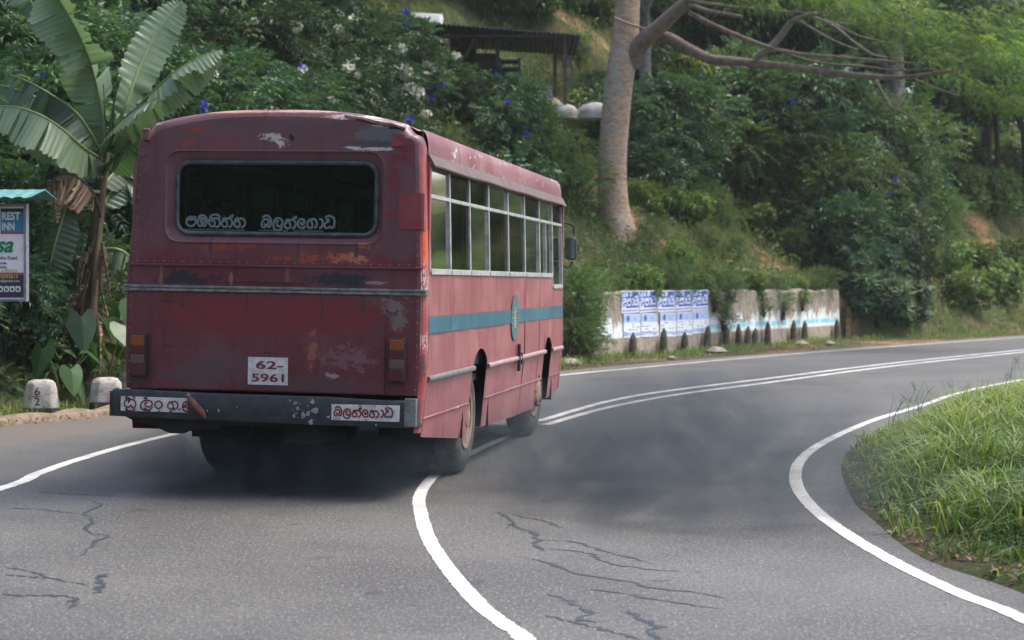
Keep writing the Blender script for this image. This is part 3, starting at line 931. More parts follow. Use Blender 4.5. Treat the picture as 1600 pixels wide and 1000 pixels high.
G_SIDE = glass_mat("side_glass", (.14, .18, .18), .05, .02, 1.27)

# half widths: the body leans in above the waist and tucks in at the skirt
hR = lambda z: float(np.interp(z, [.3, .95, 1.6, 2.84], [1.135, 1.2, 1.2, 1.160]))
hL = lambda z: float(np.interp(z, [.3, .95, 1.6, 2.84], [1.150, 1.2, 1.2, 1.110]))
BODY_L = 7.62


def crown(x):
    """roof height across the bus"""
    t = (x - .02) / 1.15
    return 2.995 - .155 * (abs(t) ** 2.6)


# --- rear end: one pressed shell with a recess for the window
def rear_outline(ins, zb=.815):
    pts = []
    for z in np.linspace(zb, 2.72, 14): pts.append((hR(z) - ins, z))
    for a in np.linspace(0, 1, 6)[1:]:
        t = a * math.pi / 2
        pts.append((hR(2.75) - .075 * (1 - math.cos(t)) - ins, 2.72 + .09 * math.sin(t) - ins * .6 * a))
    for x in np.linspace(1.02, -.97, 23): pts.append((x * (1 - ins * .8), crown(x) - ins))
    for a in np.linspace(1, 0, 6)[:-1]:
        t = a * math.pi / 2
        pts.append((-hL(2.75) + .075 * (1 - math.cos(t)) + ins, 2.72 + .09 * math.sin(t) - ins * .6 * a))
    for z in np.linspace(2.72, zb, 14): pts.append((-hL(z) + ins, z))
    return pts


mb = MB()
LOOPS = [(0, .14), (0, .075), (.006, .045), (.018, .022), (.036, .008), (.06, .0)]
rl = [[(x, y, z) for x, z in rear_outline(i)] for i, y in LOOPS]
mb.loops(rl, 0, False)
hole = rrect(-.872, .861, 1.965, 2.665, .115, 8)
bm = bmesh.new()
o_v = [bm.verts.new((x, 0, z)) for x, z in rear_outline(.06)]
h_v = [bm.verts.new((x, 0, z)) for x, z in hole]
ed = [bm.edges.new((o_v[i], o_v[(i + 1) % len(o_v)])) for i in range(len(o_v))] + [bm.edges.new((h_v[i], h_v[(i + 1) % len(h_v)])) for i in range(len(h_v))]
bmesh.ops.triangle_fill(bm, use_beauty=True, use_dissolve=False, edges=ed)
bm.verts.index_update()
mb.add([v.co[:] for v in bm.verts], [[v.index for v in f.verts] for f in bm.faces], 0)
bm.free()
# pressed recess around the window
r1 = [(x, .0, z) for x, z in hole]
r2 = [(x, .012, z) for x, z in rrect(-.862, .851, 1.975, 2.655, .11, 8)]
r3 = [(x, .03, z) for x, z in rrect(-.79, .815, 2.025, 2.59, .10, 8)]
r4 = [(x, .06, z) for x, z in rrect(-.775, .80, 2.037, 2.576, .095, 8)]
mb.loops([r1, r2, r3, r4], 0)
rear = mb.build("rear_shell", P_REAR, bus, 35)
# raised lip of the recess, catching light along its edge
mb = MB()
mb.tube([(x, -.001, z) for x, z in rrect(-.878, .867, 1.960, 2.670, .12, 8)] + [(.867, -.001, 2.55)], .007, 6)
mb.build("recess_lip", P_REAR, bus, 60)
mb = MB()
mb.box(-1.19, 1.185, -.016, .004, 1.775, 1.790)          # ledge under the window panel
mb.build("rear_ledge", P_REAR, bus, bevel=.003)
mb = MB()
for z0, z1, y in ((1.578, 1.598, -.022), (1.604, 1.624, -.022), (1.598, 1.604, -.01)):
    mb.box(-1.2, 1.205, y, .004, z0, z1, 0)
mb.box(1.199, 1.212, -.012, .1, 1.578, 1.624)
mb.build("rear_trim", M_TRIM, bus, bevel=.004)
mb = MB()                                                   # engine-bay panel, slightly proud, with riveted seams
mb.box(-.94, .884, -.009, .002, .82, 1.574)
mb.build("rear_panel", P_REAR, bus, bevel=.004)
mb = MB()
for x in (-.945, .889):
    mb = MB(); mb.box(x - .012, x + .012, -.013, .002, .818, 1.574)
    for z in np.arange(.86, 1.56, .085):
        mb.box(x - .004, x + .004, -.017, -.012, z - .004, z + .004)
    mb.build("rear_seam", P_REAR, bus)
mb = MB()
mb.box(.99, 1.165, -.006, .001, 2.08, 2.355)
mb.loops([[(1.165, -.006, z), (1.185, .003, z), (1.204 - (z - 1.6) * .032, .03, z), (1.207 - (z - 1.6) * .032, .05, z)] for z in (2.08, 2.355)], 0, False)
for x in (1.0, 1.09, 1.15):
    for z in (2.09, 2.345): mb.box(x - .004, x + .004, -.009, -.005, z - .004, z + .004)
mb.build("patch_plate", P_PATCH, bus)
mb = MB(); mb.box(-1.06, -1.0, -.035, .005, 2.745, 2.84); mb.build("marker_lamp", P_REAR, bus, bevel=.012)
mb = MB(); mb.lathe([(0, .0), (0, .012)], (0, 0, 0), 'z', 10); 
for (x, z, r) in ((.14, 2.77, .018), (.125, 2.79, .01), (-.05, 1.115, .006), (-.02, 1.116, .005), (.0, 1.114, .005)):
    mb = MB(); mb.prism([(x + r * math.cos(t), z + r * 1.3 * math.sin(t)) for t in np.linspace(0, 6.28, 9)[:-1]], -.0125 if z < 2 else -.003, .0)
    mb.build("bolt_hole", M_DARK, bus)
mb = MB()                                                    # torn flashing along the roof edge
mb.loops([[(.55, .05, 2.962), (.7, .05, 2.945), (.82, .04, 2.925), (.93, .05, 2.905), (1.03, .05, 2.875)], [(.55, -.006, 2.952), (.7, -.014, 2.928), (.82, -.02, 2.900), (.93, -.02, 2.885), (1.03, -.006, 2.852)], [(.55, -.003, 2.935), (.7, -.016, 2.912), (.82, -.012, 2.876), (.93, -.018, 2.872), (1.03, -.002, 2.835)]], 0, False)
fl = simple("torn_flashing", (.36, .27, .24), .6, .4, 16, dirt=(.16, .08, .075)); mb.build("flashing", fl, bus)
mb = MB(); mb.loops([[(.93, -.010, 2.80), (1.03, -.010, 2.80)], [(.92, -.014, 2.71), (1.02, -.006, 2.72)]], 0, False); mb.box(.90, .98, -.004, .0, 2.845, 2.86, 1)
mb.build("dent_patch", [P_PATCH, M_DARK], bus)
# embossed builder's plate, worn smooth
mb = MB()
mb.box(-.30, .0, -.004, .002, 1.712, 1.718); mb.box(.06, .42, -.004, .002, 1.712, 1.718)
for k in range(9):
    x = -.34 + k * .04; mb.box(x, x + .024, -.004, .002, 1.655, 1.70) if k % 2 else mb.box(x, x + .018, -.004, .002, 1.662, 1.697)
for k in range(12): mb.box(.08 + k * .03, .10 + k * .03, -.004, .002, 1.66, 1.694)
mb.build("embossed_strip", P_REAR, bus)

# rear window: rubber seal > glass > lettering
rw = MB()
ring = rrect(-.782, .807, 2.03, 2.583, .1, 9)
rw.tube([(x, .022, z) for x, z in ring] + [(ring[0][0], .022, ring[0][1])], .018, 8, 0, False)
seal = rw.build("rear_window", M_SEAL, bus, 60)
mb = MB(); mb.add([(x, .03, z) for x, z in rrect(-.778, .803, 2.034, 2.579, .098, 9)], [tuple(range(36))])
mb.build("glass", G_REAR, seal)
m_let, nt, b = new_mat("window_lettering", .6, .3)
b.inputs["Base Color"].default_value = (.14, .17, .18, 1)
mb = MB()
sinhala(mb, ['pa', 'mba', 'hi', 'n', 'na'], -.715, -.225, 2.085, .074, .024, .016)
mb.build('window_lettering', m_let, seal)
mb = MB()
sinhala(mb, ['ba', 'la', 'n', 'e', 'ga', 'aa', 'da'], -.11, .485, 2.08, .074, .024, .016)
mb.build('window_lettering', m_let, seal)
for x0, x1 in ((-.715, -.49), (-.47, -.24), (-.12, .10), (.16, .38)):
    x = x0; mb = MB()
    while x < x1:
        w = random.uniform(.008, .018)
        mb.stroke([(x, 2.052), (x + w * .4, 2.066), (x + w, 2.053)], .005, .024); x += w + .006
    mb.build("window_lettering", m_let, seal)

# tail lamps > lenses
M_AMB, nt, b = new_mat("amber_lens", .3, .5); b.inputs["Base Color"].default_value = (.22, .055, .018, 1)
M_REDL, nt, b = new_mat("red_lens", .3, .5); b.inputs["Base Color"].default_value = (.075, .014, .018, 1)
M_CLR, nt, b = new_mat("reverse_lens", .3, .5); b.inputs["Base Color"].default_value = (.10, .07, .065, 1)
for cx, cz in ((-1.06, 1.075), (1.0, 1.085)):
    mb = MB(); mb.prism(rrect(cx - .066, cx + .066, cz - .17, cz + .17, .02, 4), -.05, .002)
    lamp = mb.build("tail_lamp", M_RUB, bus, bevel=.008)
    for z0, z1, mm, nm in ((.075, .155, M_AMB, "amber_lens"), (.01, .073, M_REDL, "red_lens"), (-.065, .008, M_CLR, "clear_lens"), (-.155, -.067, M_REDL, "red_lens")):
        mb = MB(); mb.prism(rrect(cx - .054, cx + .054, cz + z0, cz + z1, .008, 3), -.064, -.048)
        mb.build(nm, mm, lamp, bevel=.005)
# number plate > digits
mb = MB(); mb.box(-.178, .138, -.017, -.008, .87, 1.082)
plate = mb.build("number_plate", M_WHITE, bus)
mb = MB()
text_mesh(mb, "62-", -.115, .105, .992, 1.055, -.0195, 0, .022)
text_mesh(mb, "5961", -.148, .112, .893, .957, -.0195, 0, .022)
mb.build("digits", M_LETTER, plate)

# bumper > name panels
bp = MB()
def bumper_z(x): return .69 - .010 * x
L = []
for x, yb in ((-1.27, .10), (-1.262, .0), (-1.245, -.085), (-1.0, -.11), (-.5, -.118), (0, -.12), (.5, -.118), (.95, -.11), (1.10, -.10), (1.165, -.02), (1.17, .1)):
    z = bumper_z(x); sag = .006 * math.sin(x * 5)
    L.append([(x, yb + .035, z + .108 + sag), (x, yb + .006, z + .104 + sag), (x, yb, z + .09 + sag), (x, yb, z - .085), (x, yb + .006, z - .10), (x, yb + .035, z - .104)])
bp.loops(L, 0, False)
# chips and rust in the black paint
for k in range(34):
    g = random.random()
    x = random.gauss(.30, .09) if g < .55 else (random.gauss(-.55, .12) if g < .85 else random.uniform(-1.1, 1.0))
    z = bumper_z(x) + random.uniform(-.09, .095)
    if -1.17 < x < -.61 and .64 < z < .765 or .51 < x < 1.05 and .618 < z < .752: continue
    r = random.choice((.003, .004, .005, .007, .012, .016)) * (1.5 if abs(x - .36) < .07 else 1)
    yb = -.12 - .0035 - k * .00005
    bp.prism([(x + r * random.uniform(.4, 1.3) * math.cos(t), z + r * random.uniform(.4, 1.6) * math.sin(t)) for t in np.linspace(0, 6.28, 8)[:-1]], yb, -.108, 2 if r < .007 and random.random() < .5 else 1)
bumper = bp.build("bumper", [M_BUMP, M_CHIP, M_CHIPO], bus, 30)
for x0, x1, z0, z1, words in ((-1.16, -.62, .647, .757, [('sri', .11), ('gap', .02), ('la', .12), ('ng', .07), ('gap', .03), ('ga', .10), ('dot', .02), ('la', .09)]), (.52, 1.045, .625, .745, ['ba', 'la', 'n', 'e', 'na', 'aa', 'da'])):
    mb = MB()
    mb.box(x0, x1, -.1265, -.10, z0, z1, 0)
    if isinstance(words[0], tuple):
        x = x0 + .02
        for g, w in words:
            if g != 'gap': sinhala(mb, [g], x, x + w, z0 + .025, .06, -.1285, .013, 1)
            x += w
    else:
        sinhala(mb, words, x0 + .015, x1 - .045, z0 + .030, .056, -.1285, .013, 1)
    pc = [(x0 + (x1 - x0) * random.random(), random.choice((z0 + random.uniform(0, .02), z1 - random.uniform(0, .02)))) for _ in range(9)]
    pc += [(x1 - .28 + random.gauss(0, .03), z1 - .02 + random.gauss(0, .015)) for _ in range(4)] if x0 > 0 else [(x1 - random.uniform(.02, .12), z0 + random.uniform(0, .05)) for _ in range(5)]
    for k, (x, z) in enumerate(pc):
        r = random.uniform(.006, .022)
        mb.prism([(min(max(x + r * random.uniform(.5, 1.2) * math.cos(t), x0), x1), min(max(z + r * random.uniform(.4, 1.1) * math.sin(t), z0), z1)) for t in np.linspace(0, 6.28, 8)[:-1]], -.1290 - k * .0001, -.127, 2)
    mb.build("name_panel", [M_WHITE, M_LETTER, M_CHIP if x0 > 0 else M_BUMP], bumper)
mb = MB()
mb.tube([(-.62, -.128, .775), (-.59, -.142, .745), (-.55, -.146, .70), (-.505, -.142, .655), (-.48, -.128, .61)], [.012, .026, .03, .028, .016], 8)
mb.build("rust_gouge", M_RUST, bumper, 60)
mb = MB(); mb.box(-1.282, -1.262, -.05, .10, .60, .79); mb.build("bumper_end", M_RUST, bumper)
mb = MB(); mb.box(1.085, 1.172, -.122, -.06, .59, .80); mb.box(1.10, 1.16, -.126, -.12, .63, .77)
mb.build("bumper_end", M_TRIM, bumper, bevel=.006)

# torn apron under the bumper, chassis, axles
mb = MB()
ap = [(-1.2, .60), (-1.12, .565), (-.95, .53), (-.86, .488), (-.80, .470), (-.70, .472), (-.66, .49), (-.5, .52), (-.42, .515), (-.40, .545), (-.1, .56), (.6, .57), (1.13, .56), (1.15, .60)]
mb.prism(ap + [(1.15, .75), (-1.2, .75)], .02, .05)
mb.box(-1.1, 1.1, .06, 7.3, .80, .86)
mb.box(-.52, -.42, .05, 7.2, .56, .80); mb.box(.42, .52, .05, 7.2, .56, .80)
mb.box(-.9, .9, .5, .6, .62, .8)
mb.box(-.3, .3, .55, 1.2, .36, .7); mb.box(.1, .38, .06, .3, .42, .62)
mb.tube([(.1, .12, .40), (.1, .3, .45), (.2, 1.5, .5)], .045, 10)
mb.box(-.2, .1, 2.6, 4.8, .45, .8)
mb.build("chassis", M_DARK, bus)
mb = MB(); mb.tube([(-1.0, 2.08, .48), (1.0, 2.08, .48)], .085, 10); mb.lathe([(-.2, .06), (-.12, .2), (.12, .2), (.2, .06)], (0, 2.08, .48), 'x', 14); mb.tube([(-1.0, 6.05, .48), (1.0, 6.05, .48)], .06, 10)
mb.build("axle", M_DARK, bus)
for s in (-1, 1):
    mb = MB(); mb.box(s * .62 if s > 0 else -1.13, 1.1 if s > 0 else -.62, 1.44, 1.46, .32, .8); mb.build("mudflap", M_RUB, bus)


def wheel(x_out, s, y, dual, steer=0.0):
    """s = side (+1 right); the outer tyre face at x_out"""
    r = .485
    dz = -math.sin(R(1.0)) * 0
    tb = MB()
    offs = (0, .31) if dual else (0,)
    for of in offs:
        x = -of
        prof = [(x - .02, .27), (x, .30), (x + .012, .38), (x - .005, .44), (x - .025, .47), (x - .05, r), (x - .19, r), (x - .215, .47), (x - .235, .44), (x - .252, .38), (x - .24, .28)]
        tb.lathe([(s * a, q) for a, q in prof], (0, 0, 0), 'x', 40)
        for k in range(52):
            t = 2 * math.pi * k / 52
            M = Matrix.Rotation(t, 4, 'X')
            for xa, xb in ((x - .085, x - .055), (x - .185, x - .155)):
                tb.box(s * xa, s * xb, -.02, .02, r - .004, r + .006, 0, M)
    w = empty("wheel", (s * x_out, y, .49 + s * x_out * math.tan(R(1.0))))
    w.parent = bus
    w.rotation_euler = (0, 0, steer)
    tb.build("tyre", M_TYRE, w, 40)
    rb = MB()
    if dual: prof = [(-.012, .285), (.008, .275), (.0, .25), (-.10, .235), (-.13, .19), (-.125, .13), (-.02, .115), (.02, .09), (.03, .05)]
    else: prof = [(-.012, .285), (.008, .275), (.0, .25), (-.03, .22), (-.02, .19), (.03, .15), (.05, .12), (.06, .06)]
    rb.lathe([(s * a, q) for a, q in prof], (0, 0, 0), 'x', 32)
    rb.build("rim", M_RIM, w, 35)
    nb = MB()
    for k in range(8):
        t = 2 * math.pi * k / 8
        yy, zz = .155 * math.cos(t), .155 * math.sin(t)
        b0 = -.125 if dual else .03
        nb.lathe([(s * (b0 - .01), .016), (s * (b0 + .03), .014)], (0, yy, zz), 'x', 6)
    nb.build("wheel_nut", M_RUST, w)


wheel(1.135, 1, 2.08, True); wheel(1.15, -1, 2.08, True)
wheel(1.12, 1, 6.05, False, R(-3)); wheel(1.12, -1, 6.05, False, R(-3))

mb = MB()                                                   # rivet rows along the shell's edges
for z in np.arange(.86, 2.68, .085):
    for x in (hR(z) - .055, -hL(z) + .055): mb.box(x - .0045, x + .0045, -.0035, .001, z - .0045, z + .0045)
for x in np.arange(-1.1, 1.12, .075): mb.box(x - .0045, x + .0045, -.0035, .001, 1.805, 1.814)
tag(mb.build("rivets", M_TRIM, rear), kind="stuff")
# --- sides
S = [.14, .20, 1.006, 1.867, 2.787, 3.837, 4.84, 5.83, 6.78, 7.56]


def skirt(s):
    return float(np.interp(s, [0, 1.9, 2.05, 2.75, 4.5, 6.2, 6.8, 7.62], [.505, .335, .335, .37, .335, .33, .38, .43]))


def arch(s):
    if 2.05 < s < 2.75:
        u = (s - 2.05) / .7
        return .93 + .165 * math.sin(math.pi * min(1, max(0, u))) ** .55
    if 6.26 < s < 6.80:
        u = (s - 6.26) / .54
        return .93 + .15 * math.sin(math.pi * u) ** .55
    return None


def side(sd):
    h = (lambda z: hR(z)) if sd > 0 else (lambda z: -hL(z))
    rnd = random.Random(3)
    mb = MB()
    allS = [.14] + S[2:9] + [7.62]
    for a, b_ in zip(allS[:-1], allS[1:]):
        a2, b2 = a + .003, b_ - .003
        cut = sorted({a2, b2} | {q for q in (2.05, 2.05001, 2.75, 2.75001, 6.26, 6.26001, 6.80, 6.80001) if a2 < q < b2} | set(np.arange(math.ceil(a2 / .04) * .04, b2, .04)))
        ta, tb_ = rnd.uniform(-.004, .004), rnd.uniform(-.004, .004)
        ztop = 1.744
        if a > 6.7: ztop = 1.635
        cols = []
        for s in cut:
            z0 = arch(s) or skirt(s)
            zs = [z0 + (ztop - z0) * t for t in np.linspace(0, 1, 12)]
            off = ta + (tb_ - ta) * (s - a) / (b_ - a) - .006 * math.sin(math.pi * (s - a) / (b_ - a))
            cols.append([(h(z) + sd * off * math.sin(math.pi * (z - z0) / (ztop - z0)) + .0 , s, z) for z in zs])
        mb.loops(cols, 0, False)
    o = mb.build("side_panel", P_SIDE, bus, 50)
    for a in allS[1:-1]:                                    # backing behind the panel joints, arch liners
        mb = MB()
        z0 = (arch(a) or skirt(a)) + .02
        x = h(1.2) - sd * .012
        mb.box(x - .002, x + .002, a - .02, a + .02, max(z0, .95), 1.74)
        mb.build("panel_joint", M_DARK, bus)
    for c, w in ((2.4, .62), (6.5, .55)):
        mb = MB(); L = []
        for t in np.linspace(0, math.pi, 14):
            L.append([(h(.9) - sd * d, c + w * math.cos(t) * 1.0, .35 + .80 * math.sin(t) ** .6) for d in (.03, .75)])
        mb.loops(L, 0, False)
        mb.box(min(h(.9) - sd * .75, h(.9) - sd * .77), max(h(.9) - sd * .75, h(.9) - sd * .77), c - w, c + w, .35, 1.15)
        mb.build("wheel_arch", M_DARK, bus)
    mb = MB()
    mid = [(.15, 2.03), (2.77, 6.24), (6.82, 7.6)]
    for a, b_ in mid:                                        # crease in the skirt
        za = .63
        mb.loops([[(h(za) + sd * d, s, za + dz) for d, dz in ((-.004, .012), (.007, .004), (.007, -.004), (-.004, -.012))] for s in np.linspace(a, b_, 6)], 0, False)
    mb.build("skirt_crease", P_COVE, bus)
    for a, b_ in ((.15, 2.06), (2.74, 6.27), (6.79, 7.6)):
        tr_ = MB()
        z0 = .935 if a < 1 else .925
        tr_.loops([[(h(.95) + sd * d, s, z0 + dz) for d, dz in ((-.003, .024), (.012, .022), (.022, .012), (.022, -.012), (.012, -.022), (-.003, -.024))] for s in np.linspace(a, b_, 8)], 0, False, False, False)
        tr_.add([(h(.95) + sd * d, a, z0 + dz) for d, dz in ((-.003, .024), (.012, .022), (.022, .012), (.022, -.012), (.012, -.022), (-.003, -.024))], [(0, 1, 2, 3, 4, 5)])
        tr_.build("side_trim", M_TRIM if a < 1 else simple("trim_worn", (.36, .30, .28), .5, .5, 14, dirt=(.30, .12, .12)), bus, 60)
    mb = MB()                                               # blue waist stripe
    for a, b_ in zip(allS[:-1], allS[1:]):
        mb.loops([[(h(z) + sd * .0035, s, z) for s in np.linspace(a + .004, b_ - .004, 9)] for z in (1.285, 1.35, 1.416)], 0, False)
    mb.build("waist_stripe", M_BLUE, bus, 60)
    # windows: frame > panes
    for i in range(1, 9):
        a, b_ = S[i], S[i + 1]
        zb = 1.76 if i < 8 else 1.635
        zt, zm = 2.56, 2.345
        fr = MB()
        def bar(s0, s1, z0, z1, d=.03, pr=.006):
            fr.loops([[(h(z) + sd * pr, s0, z), (h(z) + sd * pr, s1, z), (h(z) - sd * d, s1, z), (h(z) - sd * d, s0, z)] for z in (z0, z1)], 0, True, True, True)
        w = .022
        bar(a, a + w, zb, zt); bar(b_ - w, b_, zb, zt)
        bar(a + w, b_ - w, zm - .014, zm + .016, .02, .009)
        bar(a + w, b_ - w, zb - .02, zb + .025, .03, .012)
        if i == 7: bar((a + b_) / 2 - .014, (a + b_) / 2 + .014, zb + .025, zm - .014, .02, .004)
        f_ = fr.build("side_window", M_ALU, bus, bevel=.003)
        for z0, z1, nm in ((zm + .016, zt, "pane"), (zb + .025, zm - .014, "pane")):
            mb = MB()
            x = sd * .012
            mb.loops([[(h(z) - x + rnd.uniform(-.0012, .0012), a + w, z), (h(z) - x + rnd.uniform(-.0012, .0012), b_ - w, z)] for z in (z0, z1)], 0, False)
            mb.build(nm, G_SIDE, f_)
        if i in (1, 3, 5):                                   # slid-back sash edges
            mb = MB(); s0 = b_ - .20
            mb.loops([[(h(z) - sd * .016, s0, z), (h(z) - sd * .016, s0 + .03, z), (h(z) - sd * .03, s0 + .03, z), (h(z) - sd * .03, s0, z)] for z in (zb + .02, zm - .02)], 0, True, True, True)
            mb.build("sash_edge", M_RUB, f_)
    mb = MB()                                               # inner pillars
    for a in S[1:]:
        x = h(2.1) - sd * .06
        mb.box(min(x, x - sd * .05), max(x, x - sd * .05), a - .035, a + .035, 1.1, 2.62)
    mb.build("inner_pillar", M_TEAL, bus)
    # cove panel and rain gutter
    mb = MB()
    mb.loops([[(h(2.66) + sd * .012, s, 2.66), (h(2.75) + sd * .010, s, 2.75), (h(2.82) - sd * .002, s, 2.815), (h(2.84) - sd * .035, s, 2.855)] for s in np.linspace(.16, 7.5, 30)], 0, False)
    mb.add([(h(2.66) + sd * .012, .16, 2.66), (h(2.84) - sd * .035, .16, 2.855), (h(2.84) - sd * .035, .16, 2.66)], [(0, 1, 2)])
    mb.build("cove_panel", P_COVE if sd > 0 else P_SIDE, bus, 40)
    mb = MB()
    L = []
    for s in np.linspace(.15, 7.58, 24):
        L.append([(h(2.66) + sd * .004, s, 2.668), (h(2.66) + sd * .016, s, 2.664), (h(2.57) + sd * .062, s, 2.578 + .004 * math.sin(s * 3)), (h(2.57) + sd * .060, s, 2.566 + .004 * math.sin(s * 3)), (h(2.57) + sd * .0, s, 2.60), (h(2.57) - sd * .03, s, 2.545), (h(2.57) - sd * .06, s, 2.56), (h(2.57) - sd * .06, s, 2.66)])
    mb.loops(L, 0, True, True, True)
    mb.build("rain_gutter", M_GUT, bus)
    mb = MB()
    x = h(1.7)
    mb.box(min(x, x - sd * .03), max(x, x - sd * .03), .14, .198, 1.744, 2.6)
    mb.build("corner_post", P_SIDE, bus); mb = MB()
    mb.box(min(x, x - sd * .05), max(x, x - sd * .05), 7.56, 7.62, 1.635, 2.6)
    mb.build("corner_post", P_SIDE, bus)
    if sd > 0:
        mb = MB()
        for z0 in (1.1, .95, 2.6):
            pass
        # rear right corner pillar in bleached, flaking paint
        cp = MB()
        cp.loops([[(hR(z) - .030 + .0, .012, z), (hR(z) - .012, .028, z), (hR(z) + .0025, .05, z), (hR(z) + .004, .08, z), (hR(z) + .004, .138, z)] for z in np.linspace(.53, 2.72, 26)], 0, False)
        cp.build("corner_pillar", P_CORNER, bus, 60)
        cp = MB(); cp.loops([[(hR(z) + .005, .134, z), (hR(z) + .005, .148, z)] for z in np.linspace(.53, 2.70, 8)], 0, False); cp.build("corner_seam", M_RUB, bus)
        hd = MB(); x = h(1.0); hd.box(x, x + .03, 4.40, 4.44, .80, 1.07); hd.build("door_handle", M_RUB, bus, bevel=.006); hd = MB(); hd.box(x, x + .025, 4.56, 4.6, .86, .98); hd.build("door_handle", M_RUB, bus, bevel=.006)
        # round emblem: blue disc, pale rim and yellow figure
        ec, ez = 4.19, 1.335
        eb = MB()
        x0 = h(ez)
        def disc(r0, r1, x, m, zr=1.0, n=32):
            ro = [(x, ec + r1 * math.cos(t), ez + zr * r1 * math.sin(t)) for t in np.linspace(0, 2 * math.pi, n + 1)[:-1]]
            if r0 <= 0: eb.add(ro, [tuple(range(n))], m)
            else:
                ri = [(x, ec + r0 * math.cos(t), ez + zr * r0 * math.sin(t)) for t in np.linspace(0, 2 * math.pi, n + 1)[:-1]]
                eb.loops([ro, ri], m)
        disc(0, .225, x0 + .0065, 0); disc(.198, .21, x0 + .008, 1); disc(0, .15, x0 + .0078, 2); disc(.145, .152, x0 + .0085, 1)
        for dz, ww in ((.09, .05), (.06, .085), (.03, .06), (.0, .10), (-.03, .07), (-.06, .09), (-.09, .05)):
            eb.box(x0 + .008, x0 + .0092, ec - ww, ec + ww * .8, ez + dz - .010, ez + dz + .009, 3)
        for k in range(20):
            t = 2 * math.pi * k / 20; r = .175
            M = Matrix.Translation((x0 + .0085, ec + r * math.cos(t), ez + r * math.sin(t))) @ Matrix.Rotation(t, 4, 'X')
            eb.box(0, .001, -.012, .012, -.014, .014, 1 if k % 3 else 3, M)
        eb.build("emblem", [simple("emblem_blue", (.03, .12, .2), .5, .3, 12), simple("emblem_pale", (.16, .30, .36), .5, .3, 12), simple("emblem_teal", (.035, .16, .2), .5, .3, 12), simple("emblem_yellow", (.42, .36, .12), .5, .3, 12)], bus)


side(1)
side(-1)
# roof
mb = MB()
L = []
for s in np.linspace(.12, 7.62, 24):
    ring = []
    for x in [1.13, 1.10, 1.02] + list(np.linspace(.9, -.85, 17)) + [-.97, -1.05, -1.08]:
        sag = .006 * math.sin(s * 2.1 + x * 3)
        fr_ = max(0, (s - 7.2) / .42)
        z = (2.84 if abs(x) > 1.04 else crown(x) - .004) + sag * .5 - fr_ ** 2 * .1
        ring.append((x, s, z))
    L.append(ring)
mb.loops(L, 0, False)
mb.build("roof", P_ROOF, bus, 50)
# front
mb = MB()
mb.prism([(-1.16, .45), (1.16, .45), (1.2, 1.0), (1.19, 1.45), (-1.19, 1.45), (-1.2, 1.0)], 7.62, 7.68)
mb.prism([(-1.15, 2.35), (1.15, 2.35), (1.13, 2.8), (.6, 2.93), (-.6, 2.93), (-1.1, 2.8)], 7.62, 7.68)
for x in (-1.15, -.03, 1.09): mb.box(x, x + .06, 7.62, 7.68, 1.45, 2.35)
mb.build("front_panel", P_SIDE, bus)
mb = MB(); mb.box(-1.09, 1.09, 7.64, 7.65, 1.45, 2.35); mb.build("windscreen", G_REAR, bus)
# interior
mb = MB()
mb.box(-1.13, 1.13, .12, 7.6, .95, 1.0)
mb.box(-1.06, 1.06, .14, 7.55, 2.72, 2.74)
mb.box(-1.14, -1.12, .14, 7.5, 1.0, 1.74); mb.box(1.12, 1.14, .14, 7.5, 1.0, 1.74)
mb.box(-1.1, 1.1, .10, .12, .85, 1.95)
mb.box(-.55, -.5, 6.35, 6.4, 1, 2.7); mb.box(.2, 1.1, 6.5, 6.53, 1.0, 2.1)
mb.build("interior", M_INT, bus)
for y in (.55, 1.5, 2.4, 3.3, 4.2, 5.1):
    for x0, x1 in ((-1.08, -.2), (.25, 1.08)):
        mb = MB(); mb.box(x0, x1, y, y + .45, 1.35, 1.45); mb.box(x0, x1, y - .02, y + .06, 1.42, 2.02)
        mb.box(x0 + .05, x0 + .1, y + .1, y + .15, 1.0, 1.35); mb.box(x1 - .1, x1 - .05, y + .1, y + .15, 1.0, 1.35)
        mb.build("seat", M_SEAT, bus, bevel=.03)
mb = MB()
for x in (-.35, .35): mb.tube([(x, .3, 2.5), (x, 6.2, 2.5)], .014, 6)
for x, y in ((-.2, 1.2), (.25, 2.1), (-.2, 3.9), (.25, 5.0)): mb.tube([(x, y, 1.4), (x, y, 2.5)], .014, 6)
mb.build("grab_rail", M_ALU, bus, 60)
# door mirror on the far right corner > arm
mb = MB()
mb.prism(rrect(1.20, 1.335, 1.95, 2.22, .045, 5), 7.70, 7.79)
mir = mb.build("wing_mirror", M_RUB, bus, 40, .02)
mb = MB(); mb.prism(rrect(1.212, 1.323, 1.965, 2.205, .035, 5), 7.692, 7.699)
m_, nt, b = new_mat("mirror_glass", .05, .5); b.inputs["Metallic"].default_value = 1; b.inputs["Base Color"].default_value = (.22, .25, .29, 1)
mb.build("mirror_glass", m_, mir)
mb = MB(); mb.tube(catmull([(1.15, 7.62, 2.36), (1.22, 7.7, 2.38), (1.29, 7.75, 2.34), (1.30, 7.75, 2.24)], 5), .013, 6); mb.tube(catmull([(1.17, 7.62, 1.9), (1.25, 7.72, 1.86), (1.29, 7.75, 1.93)], 5), .012, 6)
mb.build("mirror_arm", M_RUB, mir, 60)


# ------------------------------------------------------------------ roadside wall, posters, guard stones
wd = unit(WALL_B - WALL_A); wn_ = np.array((wd[1], -wd[0]))     # faces the road
WL = float(np.linalg.norm(WALL_B - WALL_A))
WROT = math.atan2(wd[1], wd[0])


def on_wall(px):
    """distance along the wall for a photo column"""
    t = (px - 800) / F
    return (t * WALL_A[1] - WALL_A[0]) / (wd[0] - t * wd[1])


